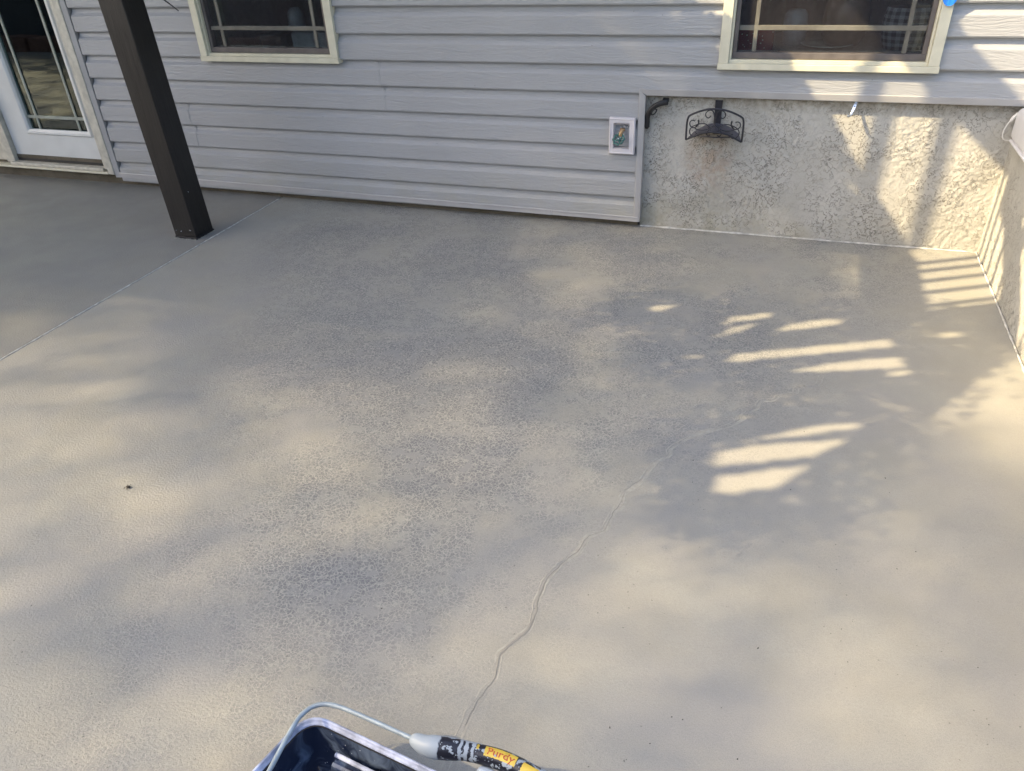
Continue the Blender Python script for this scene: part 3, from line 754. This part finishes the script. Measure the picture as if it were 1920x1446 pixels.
# ------------------------------------------------------------------ things behind the right window
boxo('worktop', (-1.6, .132, .775), (0.3, .70, .8355), 'counter', house, .004)
bm = bmesh.new(); box(bm, (-1.195, .14, .8365), (-1.035, .24, .925), .006); tag(fin(bm, 'cloth_box', 'dots'), 'dark red box with small white dots behind the right window', 'box')
bm = bmesh.new(); lathe(bm, [(0, 0), (.06, 0), (.115, .012), (.118, .015), (.112, .016), (.06, .006), (0, .005)], (-.80, .27, .8362), 32); tag(fin(bm, 'plate', 'enamelwhite', None, True), 'white round plate on the counter behind the right window', 'plate')
bm = bmesh.new(); lathe(bm, [(0, 0), (.075, 0), (.095, .04), (.10, .10), (.095, .17), (.075, .21), (.05, .225), (0, .225)], (-.735, .31, .8425), 28); tag(fin(bm, 'crock', 'brownjar', None, True), 'brown rounded crock standing on the white plate indoors', 'crock')
bm = bmesh.new(); lathe(bm, [(0, 0), (.05, 0), (.055, .06), (.052, .13), (.035, .15), (0, .15)], (-.95, .33, .8362), 24); tag(fin(bm, 'canister', 'silver', None, True), 'pale grey canister between red box and brown crock indoors', 'canister')
# gingham bag with uv
bm = bmesh.new(); uvl = bm.loops.layers.uv.new('UVMap'); rows = []
for j in range(7):
    h = .17*j/6; r = .078+.018*math.sin(j/6*2.6)
    rows.append([bm.verts.new((-.475+r*1.12*math.cos(2*math.pi*k/28), .24+r*.8*math.sin(2*math.pi*k/28), .8362+h)) for k in range(28)])
for j in range(6):
    for k in range(28):
        f_ = bm.faces.new((rows[j][k], rows[j][(k+1) % 28], rows[j+1][(k+1) % 28], rows[j+1][k]))
        for lp_, (uu, vv) in zip(f_.loops, ((k/28, j/6), ((k+1)/28, j/6), ((k+1)/28, (j+1)/6), (k/28, (j+1)/6))): lp_[uvl].uv = (uu*1.2, vv)
bm.faces.new(rows[0][::-1]); bm.faces.new(rows[-1])
tag(fin(bm, 'gingham_bag', 'gingham', None, True), 'dark blue and white gingham bag behind the right window', 'bag')
# left window room: kitchen clutter
boxo('worktop', (-4.5, .132, .76), (-2.9, .62, .80), 'counter', house, .004)
bm = bmesh.new(); box(bm, (-3.62, .16, .8015), (-3.30, .36, .90), .01); tag(fin(bm, 'toaster', 'silver'), 'pale metal toaster at right inside the left window', 'toaster')
bm = bmesh.new(); box(bm, (-3.86, .20, .8015), (-3.68, .34, .88), .008); tag(fin(bm, 'dark_box', 'dkgrey'), 'dark grey box standing at left inside the left window', 'box')
bm = bmesh.new(); lathe(bm, [(0, 0), (.04, 0), (.05, .05), (.048, .16), (.025, .19), (0, .19)], (-3.76, .45, .8015), 20); tag(fin(bm, 'jug', 'silver', None, True), 'grey jug behind the dark box inside the left window', 'jug')

# ------------------------------------------------------------------ roller tray, roller frame
TZ = .14
tb = Vector((-1.50, -3.40, 0))
tray = tag(empty('paint_tray', tb), 'black paint roller bucket with shiny clear liner at the bottom edge', 'paint tray')
def rrect(cs, rads, nseg=8):
    out = []; n = len(cs)
    for i in range(n):
        p = Vector(cs[i]); a = (Vector(cs[i-1])-p).normalized(); b = (Vector(cs[(i+1) % n])-p).normalized(); r = rads[i]
        for k in range(nseg+1):
            t = k/nseg; q = (p+a*r)*(1-t)**2+p*2*t*(1-t)*1.0+(p+b*r)*t*t; out.append(q)
    return out
cor = [(-1.642, -3.108), (-1.05, -3.178), (-1.09, -3.56), (-1.72, -3.50)]
cor = [(-1.643, -3.100), (-1.15, -3.163), (-1.19, -3.62), (-1.755, -3.56)]
def offs(pts, d):
    c = sum(pts, Vector((0, 0)))/len(pts); out = []; n = len(pts)
    for i in range(n):
        t = (pts[(i+1) % n]-pts[i-1]); 
        t = t.normalized() if t.length > 1e-9 else Vector((1, 0)); nn = Vector((t.y, -t.x)); 
        if nn.dot(pts[i]-c) < 0: nn = -nn
        out.append(pts[i]+nn*d)
    return out
base = rrect([Vector(c) for c in cor], [.052, .06, .06, .06])
def loft(name, secs, mat, closed_bottom=True, parent=tray, smooth=True):
    bm = bmesh.new(); R = [[bm.verts.new((p.x-tb.x, p.y-tb.y, z)) for p in offs(base, d)] for d, z in secs]; n = len(base)
    for a, b in zip(R[:-1], R[1:]):
        for k in range(n): bm.faces.new((a[k], a[(k+1) % n], b[(k+1) % n], b[k]))
    if closed_bottom: bm.faces.new(R[-1])
    return fin(bm, name, mat, parent, smooth)
def mat_liner_in():
    t = NT('wet_black_liner'); P = t.pos()
    n = t.noise(t.addv(P, t.noise(P, 8, 2, color=True), .2), 9, 4, .6, 1.2)
    c = t.mix(t.ramp(n, .45, .72), (.02, .028, .055), (.12, .16, .24))
    c = t.mix(t.ramp(t.voro(P, 60), .05, .09, .8, 0), c, (.5, .55, .65))
    t.l(t.bump(n, .5, .006), t.b.inputs['Normal'])
    return t.set(Base_Color=c, Roughness=.07)
M['linerin'] = mat_liner_in()
M['linerrim'] = plain('clear_liner_rim', (.36, .40, .54), .10, var=.5, scale=22, bump=.9, bscale=45)
M['liner2'] = plain('liner_warm_edge', (.55, .45, .36), .12, var=.15, scale=30)
loft('bucket_body', [(-.010, 0.003), (-.002, TZ-.012), (-.012, TZ-.010)], 'rubber', False)
loft('liner_rim', [(.003, TZ-.014), (.004, TZ-.004), (.001, TZ+.001), (-.0035, TZ-.001), (-.0045, TZ-.006), (-.0070, TZ-.0055), (-.0085, TZ-.012)], 'linerrim', False)
loft('liner_edge', [(.0075, TZ-.030), (.0082, TZ-.022), (.0065, TZ-.018)], 'liner2', False)
loft('liner_well', [(-.0086, TZ-.0122), (-.018, TZ-.06), (-.030, .016)], 'linerin', True)
# ramp step inside
e1 = (Vector((-1.15, -3.163))-Vector((-1.643, -3.100))).normalized(); e2 = Vector((-.16, -.987)).normalized()
o0 = Vector((-1.560, -3.140))
bm = bmesh.new()
def P2(a, b, z): q = o0+e1*a+e2*b; return (q.x-tb.x, q.y-tb.y, z)
prof = [(.0, .095), (.004, .101), (.010, .101), (.014, .094), (.018, .097), (.024, .094), (.03, .080), (.30, .020), (.30, .017), (.0, .017)]
Ra = [bm.verts.new(P2(.0, b, z)) for b, z in prof]; Rb = [bm.verts.new(P2(.38, b, z)) for b, z in prof]
for i in range(len(prof)): j = (i+1) % len(prof); bm.faces.new((Ra[i], Ra[j], Rb[j], Rb[i]))
bm.faces.new(Ra[::-1]); bm.faces.new(Rb); fin(bm, 'ramp', 'linerin', tray)
bm = bmesh.new(); tube(bm, [P2(-.002, .006, .103), P2(.38, .006, .103)], .0048, 8); fin(bm, 'ramp_edge', 'linerrim', tray, True)

rf = Vector((-1.40, -3.15, .17))
roller = tag(empty('paint_roller', rf), 'paint roller frame with paint splattered yellow labelled handle resting on the tray', 'paint roller')
M['wirepaint'] = plain('paint_coated_steel', (.30, .36, .41), .4, metal=.1, var=.12, scale=50, bump=.6, bscale=200)
bm = bmesh.new()
rp = smoothpath([(-1.628, -3.42, .165), (-1.628, -3.33, .168), (-1.631, -3.243, .17), (-1.635, -3.195, .17), (-1.638, -3.144, .17), (-1.634, -3.121, .17), (-1.624, -3.104, .17), (-1.604, -3.093, .17), (-1.57, -3.090, .17), (-1.497, -3.097, .17), (-1.40, -3.1085, .17)], 5)
tube(bm, [Vector(p)-rf for p in rp], [.0047+.0005*noise.noise(Vector(p)*60) for p in rp], 10); fin(bm, 'wire_frame', 'wirepaint', roller, True)
bm = bmesh.new(); tube(bm, [Vector((-1.628, -3.42, .160))-rf, Vector((-1.40, -3.45, .145))-rf], .024, 18); fin(bm, 'roller_cover', 'linerin', roller, True)
# handle
hpts = smoothpath([(-1.412, -3.1075, .170), (-1.400, -3.109, .170), (-1.379, -3.112, .170), (-1.352, -3.108, .170), (-1.325, -3.103, .170), (-1.300, -3.099, .170), (-1.268, -3.097, .170), (-1.238, -3.097, .170), (-1.206, -3.101, .170), (-1.174, -3.107, .170), (-1.14, -3.112, .170), (-1.12, -3.114, .17)], 6)
rads = []
keys = [(0, .0072), (.06, .0125), (.12, .0155), (.22, .0205), (.32, .0200), (.42, .0172), (.52, .0168), (.64, .0178), (.76, .0180), (.88, .0165), (.96, .0150), (1, .006)]
for i in range(len(hpts)):
    t = i/(len(hpts)-1)
    for (a, ra), (b, rb_) in zip(keys[:-1], keys[1:]):
        if a <= t <= b: rads.append(ra+(rb_-ra)*(t-a)/(b-a)); break
bm = bmesh.new(); al = bm.verts.layers.float.new('along'); rings = tube(bm, [p-rf for p in hpts], rads, 28)
for i, r in enumerate(rings):
    for v in r: v[al] = i/(len(rings)-1)
def mat_handle():
    t = NT('handle_black_with_paint'); P = t.pos()
    at = t.n('Attribute'); at.attribute_name = 'along'; A = at.outputs['Fac']
    n = t.noise(P, 55, 3, .6); Aw = t.math('ADD', A, t.math('MULTIPLY', t.math('SUBTRACT', n, .5), .05))
    m = t.ramp(Aw, .265, .275, 1, 0)
    # drips of paint in rings and toward the end
    for c_, w_ in ((.405, .010), (.445, .013), (.485, .008)):
        m = t.math('MAXIMUM', m, t.math('LESS_THAN', t.math('ABSOLUTE', t.math('SUBTRACT', Aw, c_)), w_))
    m = t.math('MAXIMUM', m, t.math('GREATER_THAN', Aw, .865))
    m = t.math('MAXIMUM', m, t.math('GREATER_THAN', t.math('ADD', t.noise(P, 75, 3, .6), t.ramp(A, .5, 1, 0, .07)), .575))
    m = t.math('MAXIMUM', m, t.ramp(t.voro(P, 110), .10, .14, 1, 0))
    sp = t.n('SeparateXYZ'); t.l(t.n('NewGeometry').outputs['Normal'], sp.inputs[0])
    up = t.math('MULTIPLY', t.math('GREATER_THAN', t.math('ADD', sp.outputs[1], t.math('MULTIPLY', t.math('SUBTRACT', n, .5), 1.6)), .62), t.math('LESS_THAN', A, .52))
    m = t.math('MAXIMUM', m, up)
    t.l(t.bump(m, .6, .001), t.b.inputs['Normal'])
    return t.set(Base_Color=t.mix(m, (.016, .017, .026), (.31, .36, .42)), Roughness=t.ramp(m, 0, 1, .28, .45))
M['handle'] = mat_handle()
fin(bm, 'handle', 'handle', roller, True)
handle_o = bpy.data.objects['handle']
# yellow label wrapped on the handle, with its red lettering
def on_handle(t, ang, lift):
    f = t*(len(hpts)-1); i = min(int(f), len(hpts)-2); w = f-i
    p = hpts[i].lerp(hpts[i+1], w); d = (hpts[i+1]-hpts[i]).normalized(); r = rads[i]*(1-w)+rads[min(i+1, len(rads)-1)]*w
    side = Vector((0, 0, 1)).cross(d).normalized(); upv = d.cross(side).normalized()
    if upv.z < 0: upv = -upv
    return p+(upv*math.cos(ang)+side*math.sin(ang))*(r+lift)-rf
def patch(name, t0, t1, a0, a1, mat, lift, seed):
    bm = bmesh.new(); nu, nv = 22, 12; G = []
    for i in range(nu+1):
        G.append([bm.verts.new(on_handle(t0+(t1-t0)*i/nu+.004*noise.noise(Vector((j*.9, seed, 0))), a0+(a1-a0)*j/nv+.09*noise.noise(Vector((i*.8, seed+3, 0))), lift)) for j in range(nv+1)])
    for i in range(nu):
        for j in range(nv): bm.faces.new((G[i][j], G[i+1][j], G[i+1][j+1], G[i][j+1]))
    return fin(bm, name, mat, handle_o, True)
M['yellow'] = plain('yellow_label', (.60, .43, .06), .4, var=.1, scale=80)
M['redink'] = plain('red_lettering', (.42, .06, .03), .45)
M['greypaint'] = plain('dried_grey_paint', (.34, .39, .45), .45, var=.08, scale=60)
patch('label_patch', .545, .725, -.55, .55, 'yellow', .0004, 1)
patch('label_patch', .760, .845, -.62, .30, 'yellow', .0004, 5)
patch('label_patch', .500, .512, -.1, .5, 'yellow', .0004, 9)
cu_ = bpy.data.curves.new('lettering', 'FONT'); cu_.body = 'Purdy'; cu_.size = 1.0; cu_.offset = .012; cu_.align_x = 'CENTER'; cu_.align_y = 'CENTER'; cu_.resolution_u = 3
to = bpy.data.objects.new('tmp', cu_); C.objects.link(to); bpy.context.view_layer.update()
dg = bpy.context.evaluated_depsgraph_get(); tm = bpy.data.meshes.new_from_object(to.evaluated_get(dg)); bpy.data.objects.remove(to)
bmt = bmesh.new(); bmt.from_mesh(tm)
xs = [v.co.x for v in bmt.verts]; ys = [v.co.y for v in bmt.verts]; W = max(xs)-min(xs)
for v in bmt.verts:
    tt = .637+(v.co.x/W)*.155; aa = (v.co.y-.05)*.98
    v.co = on_handle(tt, aa, .0010)
me = bpy.data.meshes.new('lettering'); bmt.to_mesh(me); bmt.free(); link('lettering', me, 'redink', handle_o)
bm = bmesh.new(); bmesh.ops.create_uvsphere(bm, u_segments=14, v_segments=8, radius=1, matrix=Matrix.Translation(on_handle(.612, -.28, 0)*1.0) @ Matrix.Diagonal((.0034, .0024, .0012, 1)))
fin(bm, 'paint_blob', 'greypaint', handle_o, True)
bm = bmesh.new(); q0 = Vector((-1.268, -3.121, .158))-rf
tube(bm, smoothpath([q0+Vector((-.006, .002, 0)), q0, q0+Vector((.018, -.001, 0)), q0+Vector((.04, -.012, -.002)), q0+Vector((.06, -.03, -.006))], 4), [.003, .006, .0085, .0095, .010, .010, .010, .010, .010, .010, .010, .010, .010, .010, .010, .010, .010], 12)
fin(bm, 'drip_tab', 'greypaint', roller, True)

# ------------------------------------------------------------------ surroundings and an added leaf screen out of frame that shade the patio or show in the glass
# porch roof over the left bay, carried by the post
pr = tag(empty('porch_roof', (-6.9, -1.3, 2.58)), 'low timber porch roof carried by the dark post over the left bay', 'porch roof')
bm = bmesh.new(); box(bm, (-2.1, -.60, .16), (1.55, 1.25, .22)); box(bm, (1.551, -.1, .16), (3.02, 1.25, .22)); box(bm, (-2.1, -1.75, .16), (1.55, -.602, .22)); fin(bm, 'roof_deck', 'dkgrey', pr)
for i in range(7): boxo('rafter', (-2.05+.8*i, -.58 if i < 5 else -.08, .02), (-2.01+.8*i, 1.25, .158), 'post', pr)
boxo('beam', (2.86, -.08, 0.002), (2.98, 1.25, .155), 'post', pr)
# balcony rail whose balusters throw the bars of shade
RX = -2.6
ra = tag(empty('balcony_rail', (RX, -1.2, 2.6)), 'raised timber balcony rail with slim upright balusters beside the house', 'railing')
def rb(name, a, b, mat='deck', bev=.003): return boxo(name, tuple(Vector(a)-Vector((RX, -1.2, 2.6))), tuple(Vector(b)-Vector((RX, -1.2, 2.6))), mat, ra, bev)
rb('beam', (RX-.02, -1.93, 1.86), (RX+.02, -1.36, 2.05))
rb('top_rail', (RX-.02, -1.90, 2.70), (RX+.02, -.1, 2.96))
for b_, w_ in ((-.055, .0115), (-.145, .0115), (-.252, .0115), (-.368, .0115), (-.495, .0115), (.138, .015), (.275, .017)):
    y = b_-.5317*2.6; rb('baluster', (RX-.017, y-w_, 2.051 if b_ < .1 else 1.9), (RX+.017, y+w_, 2.699), 'iron', .001)
rb('end_post', (RX-.04, -1.99, 1.8), (RX+.04, -1.935, 2.8), 'post')
rb('support_arm', (RX-.03, -1.355, 1.88), (RX+.03, -.0, 1.97))
# charcoal board fence with block edging
fe = tag(empty('board_fence', (-9, -5.25, -.16)), 'charcoal vertical board fence along the yard', 'fence')
x = -17.0; k = 0
while x < 3.0:
    o = boxo('board', (x+9, -.012, 0), (x+9+.138, .012, 1.95+.01*math.sin(k*1.7)), 'fence', fe); x += .143; k += 1
for i in range(9): boxo('fence_post', (-8+2.5*i, -.11, 0), (-7.9+2.5*i, -.013, 1.9), 'fence', fe)
for z in (.3, 1.6): boxo('rail', (-8, -.05, z), (12, -.0125, z+.09), 'fence', fe)
be = tag(empty('block_edging', (-9, -4.75, -.16)), 'row of rough red brown edging blocks at the yard edge of the slab', 'edging')
x = -13.5
for i in range(22):
    w = random.uniform(.34, .42); bm = bmesh.new(); box(bm, (x+9, 0, 0), (x+9+w-.012, .26+random.uniform(-.02, .02), .34+random.uniform(-.01, .01)), .02, 2)
    for v in bm.verts: v.co += Vector((1, 1, 1))*.008*noise.noise(v.co*9)
    fin(bm, 'block', 'stone', be); x += w

# ---- foliage, leaves set to shape the sun on the patio. cover(u, v) = how many leaves deep the canopy is along the sun's ray that ends at (u, v) on the ground
def sdpoly(U, V, poly):
    d = np.full(U.shape, 1e9); ins = np.zeros(U.shape, bool); n = len(poly)
    for i in range(n):
        ax, ay = poly[i]; bx, by = poly[(i+1) % n]; ex, ey = bx-ax, by-ay
        t = np.clip(((U-ax)*ex+(V-ay)*ey)/(ex*ex+ey*ey+1e-12), 0, 1)
        d = np.minimum(d, np.hypot(U-ax-t*ex, V-ay-t*ey))
        if ay != by:
            c = ((ay > V) != (by > V)) & (U < (bx-ax)*(V-ay)/(by-ay)+ax); ins ^= c
    return np.where(ins, -d, d)
gaps = [
 [(-1.361,-.945),(-1.314,-.892),(-1.258,-.888),(-1.314,-.958)],
 [(-1.03,-.985),(-1.03,-.935),(-.872,-.850),(-.872,-.895)],
 [(-1.035,-1.10),(-1.02,-1.02),(-.915,-.965),(-.975,-1.04)],
 [(-.84,-1.01),(-.80,-.94),(-.66,-.86),(-.50,-.82),(-.66,-.92)],
 [(-1.01,-1.30),(-.985,-1.235),(-.429,-.965),(-.415,-1.02)],
 [(-.81,-1.315),(-.60,-1.185),(-.400,-1.10),(-.392,-1.17),(-.65,-1.27)],
 [(-.46,-1.225),(-.385,-1.185),(-.38,-1.215),(-.45,-1.25)],
 [(-1.19,-1.315),(-1.14,-1.285),(-1.085,-1.268),(-1.12,-1.30)],
 [(-.90,-1.77),(-.70,-1.635),(-.555,-1.57),(-.56,-1.60),(-.72,-1.69)],
 [(-.985,-1.93),(-.975,-1.85),(-.79,-1.75),(-.60,-1.68),(-.69,-1.79)],
 [(-.96,-2.05),(-.97,-1.975),(-.70,-1.84),(-.79,-1.975)],
 [(-.285,-.905),(-.22,-.86),(-.16,-.85),(-.20,-.895)],
]
band = [(.455,.14),(.437,.105),(.285,-.03),(.271,-.13),(.076,-.50),(-.011,-.601),(-.285,-.722),(-.45,-.74),(-.45,-1.30),(-.36,-1.52),(.016,-.888),(.094,-.806),(.367,-.31),(.62,.06),(.66,.14)]
band2 = [(-.288,-.30),(-.288,0),(-.203,.167),(-.053,.377),(.01,.48),(-.22,.62),(-.70,.30),(-.70,-.12),(-.45,-.15)]
band3 = [(.44,.14),(.449,.244),(.484,.355),(.53,.50),(.60,.70),(.88,.70),(.856,.62),(.777,.535),(.735,.42),(.70,.14)]
corner_open = [(-.36,-.90),(-.36,.1),(-.15,.52),(.1,1.1),(1.6,1.1),(1.6,-1.6),(.2,-1.7),(-.12,-1.55),(-.30,-1.35),(-.2,-1.2),(-.2,-.9)]
def gauss(U, V, x, y, sx, sy, rot=0):
    c, s = math.cos(rot), math.sin(rot); a = (U-x)*c+(V-y)*s; b = -(U-x)*s+(V-y)*c
    return np.exp(-(a/sx)**2-(b/sy)**2)
D = [(-2.9,-1.9,.12,.55,.55,.6),(-3.16,-.79,.30,.10,.2,.95),(-2.34,-.53,.40,.12,.2,.9),(-2.12,-.70,.16,.16,0,.85),(-1.93,-.9,.14,.2,0,.55),(-1.85,-1.15,.13,.25,0,.5),(-1.74,-1.38,.14,.2,0,.55),(-1.62,-1.66,.17,.2,0,.95),
     (-3.30,-1.50,.18,.3,.5,.95),(-3.05,-1.78,.18,.3,.5,.95),(-2.75,-2.05,.2,.28,.6,.95),(-2.50,-2.30,.16,.25,.5,.75),(-2.68,-1.38,.3,.22,.4,.45),
     (-1.59,-2.58,.2,.07,.5,.55),(-1.85,-2.66,.22,.10,.5,.9),(-2.05,-2.83,.2,.11,.6,.85),(-2.28,-2.98,.3,.14,.3,.85),
     (-1.10,-2.15,.13,.12,0,.8),(-.81,-2.13,.10,.17,.3,.75),(-.225,-1.98,.20,.12,0,.85),(-.30,-2.40,.16,.25,-.4,.8),(-.85,-2.65,.12,.28,-.4,.8),(-.95,-2.90,.3,.12,0,.85),
     (-.89,-.255,.45,.09,-.1,.6),(-4.8,-1.0,.6,.35,0,.8),(-1.3,-.45,.5,.1,.1,.4),(-.45,-2.95,.15,.2,0,.3),(-2.0,-.35,.7,.12,0,.3),(-.70,-.50,.12,.25,.6,.7),(-1.2,-1.15,.3,.12,0,.4)]
B = [(-3.14,-2.32,.35,.13,.3,.42),(-2.65,-2.53,.24,.10,.2,.45),(-3.95,-1.81,.2,.16,0,.22),(-1.92,-2.95,.12,.045,.2,.35),(-1.915,-3.08,.11,.05,.2,.40),(-1.90,-3.20,.12,.05,.2,.3),
     (-1.18,-2.20,.06,.1,0,.2),(-3.56,-1.34,.12,.1,.5,.12),(-.48,-2.36,.22,.3,0,.16),(-2.51,-.96,.2,.1,0,.08),(-1.4,-2.0,.3,.2,0,.06),(-.44,-.42,.10,.28,-.35,.42),(-.55,-1.75,.3,.25,0,.12),(-1.0,-2.45,.3,.2,0,.12),
     (-8.0,-2.3,.9,.28,.3,.6),(-9.2,-3.1,1.0,.22,.3,.5),(-7.0,-1.7,.6,.3,0,.4),(-6.4,-4.2,1.2,.3,.2,.4)]
def trans_map(U, V):
    T = np.full(U.shape, .185)
    sm = lambda x, a, b: np.clip((x-a)/(b-a), 0, 1)**2*(3-2*np.clip((x-a)/(b-a), 0, 1))
    T += .07*sm(U, -1.5, -.5)*sm(-V, 1.9, 2.5); T *= 1-.25*sm(-U, 2.0, 2.8)
    T *= 1-.55*sm(-U, 3.2, 4.4)
    T *= 1-.92*sm(-U, 1.5, 2.15)*sm(V, -1.95, -1.5)
    T *= 1-.6*sm(V, -.5, -.2)*sm(-U, .6, 1.2)
    T *= 1-.80*sm(U, -2.0, -1.1)*sm(V, -2.7, -2.0)
    for x, y, a, b, r, k in D: T *= 1-k*gauss(U, V, x, y, a, b, r)
    for x, y, a, b, r, k in B: T += (.40 if x > -5 else 1.2)*k*gauss(U, V, x, y, a, b, r)
    T = np.where(V > .0, np.minimum(T, .22)*(1-.75*sm(V, 0, .12)), T)
    for g in gaps: T = np.maximum(T, 1-sm(sdpoly(U, V, g), .08, .15))
    sd_ = sdpoly(U, V, corner_open); T = np.maximum(T, np.where(V < -.95, .62*(1-sm(sd_, -.15, .25)), 1-sm(sd_, .02, .16)))
    return np.clip(T, .004, 1)
def leaves(name, n_cand, dom, cfun, cmax, t0, t1, L, Wd, mat, parent, off, seed):
    r = np.random.default_rng(seed)
    u = r.uniform(dom[0], dom[1], n_cand); v = r.uniform(dom[2], dom[3], n_cand)
    keep = r.uniform(0, 1, n_cand) < cfun(u, v)/cmax; u = u[keep]; v = v[keep]; n = len(u)
    t = r.uniform(t0, t1, n); s = np.array(SUN); P = np.stack([u, v, np.zeros(n)], 1)+t[:, None]*s-np.array(off)
    a = r.normal(size=(n, 3)); a /= np.linalg.norm(a, axis=1)[:, None]; b = np.cross(a, r.normal(size=(n, 3))); b /= np.linalg.norm(b, axis=1)[:, None]
    sc = r.uniform(.75, 1.25, n)[:, None]; a = a*L*.5*sc; b = b*Wd*.5*sc
    V = np.stack([P-a-b*.55, P+a*.2-b, P+a*1.15, P-a*.2+b], 1).reshape(-1, 3)
    me = bpy.data.meshes.new(name); me.vertices.add(4*n); me.vertices.foreach_set('co', V.astype(np.float32).ravel())
    me.loops.add(4*n); me.loops.foreach_set('vertex_index', np.arange(4*n, dtype=np.int32)); me.polygons.add(n)
    me.polygons.foreach_set('loop_start', np.arange(0, 4*n, 4, dtype=np.int32)); me.polygons.foreach_set('loop_total', np.full(n, 4, dtype=np.int32))
    me.update(calc_edges=True); me.validate()
    o = link(name, me, mat, parent); o['kind'] = 'stuff'; return o, n
def ncand(dom, cmax, L, Wd, area=.78): return int((dom[1]-dom[0])*(dom[3]-dom[2])*cmax*math.sin(EL)/(L*Wd*area*.5*1.03))
tp = (-14.5, -11.5, -.16)
tree = tag(empty('shade_tree', tp), 'tall leafy shade tree in the yard beyond the fence', 'tree')
bm = bmesh.new(); tube(bm, [(0, 0, 0), (.1, .05, 2.5), (.0, .1, 5.5), (.4, .2, 8.5), (.9, .4, 11)], [.32, .27, .22, .16, .07], 14); fin(bm, 'trunk', 'bark', tree, True)
bm = bmesh.new()
for a, z0_, l in ((0.2, 6, 4.5), (1.2, 7, 3.5), (2.4, 6.5, 3), (3.6, 7.5, 3), (4.6, 6.8, 3.6), (5.5, 8, 4)):
    tube(bm, [(0.1, .1, z0_), (math.cos(a)*l*.5, math.sin(a)*l*.5, z0_+1.8), (math.cos(a)*l, math.sin(a)*l, z0_+3.2)], [.08, .04, .015], 8)
fin(bm, 'limbs', 'bark', tree, True)
domA = (-6.2, 1.0, -3.7, 1.0); LA, WA = .038, .030; CM = 5.5
cA = lambda u, v: -np.log(trans_map(u, v))
leaves('crown', ncand(domA, CM, LA, WA), domA, cA, CM, 14.5, 17.5, LA, WA, 'leaf', tree, tp, 11)
def cB(u, v):
    inside = (u > domA[0]) & (u < domA[1]) & (v > domA[2]) & (v < domA[3])
    T = np.clip(trans_map(u, v)*.7, .03, 1); T = np.where(u > .8, np.where(v < -1.0, .25, .9), T); T = np.where((u > -.7) & (v > .9), .8, T)
    return np.where(inside, 0, -np.log(T))
domB = (-15, 4, -8, 4); LB, WB = .14, .10
leaves('outer_crown', ncand(domB, 3.6, LB, WB), domB, cB, 3.6, 14.5, 17.5, LB, WB, 'leaf', tree, tp, 12)
# added leaf screen out of view, its slits cut the small sun patches
vp = (-2.6, -2.4, 2.6)
leaf_screen = tag(empty('added_leaf_screen', vp), 'added unseen screen of dense leaves with slits that shape the sun patches', 'leaf_screen')
def cV(u, v):
    dg_ = np.full(u.shape, 1e9)
    for g in gaps: dg_ = np.minimum(dg_, sdpoly(u, v, g))
    fade = np.exp(-(np.maximum(dg_-.06, 0)/.11)**2); c = 5.5*fade
    for bb in (band, band2, band3): c = np.maximum(c, np.where(sdpoly(u, v, bb) < 0, 5.5, 0))
    return np.where(dg_ < .004, 0, c)
domV = (-1.7, .95, -2.4, .75); LV, WV = .026, .022
leaves('foliage', ncand(domV, 5.5, LV, WV), domV, cV, 5.5, 3.25, 3.75, LV, WV, 'leaf_screen', leaf_screen, vp, 13)
bm = bmesh.new(); tube(bm, [(.12, .55, .12), (.6, 1.1, .2), (.75, 2.38, .25)], .012, 8); fin(bm, 'rod', 'iron', leaf_screen, True)
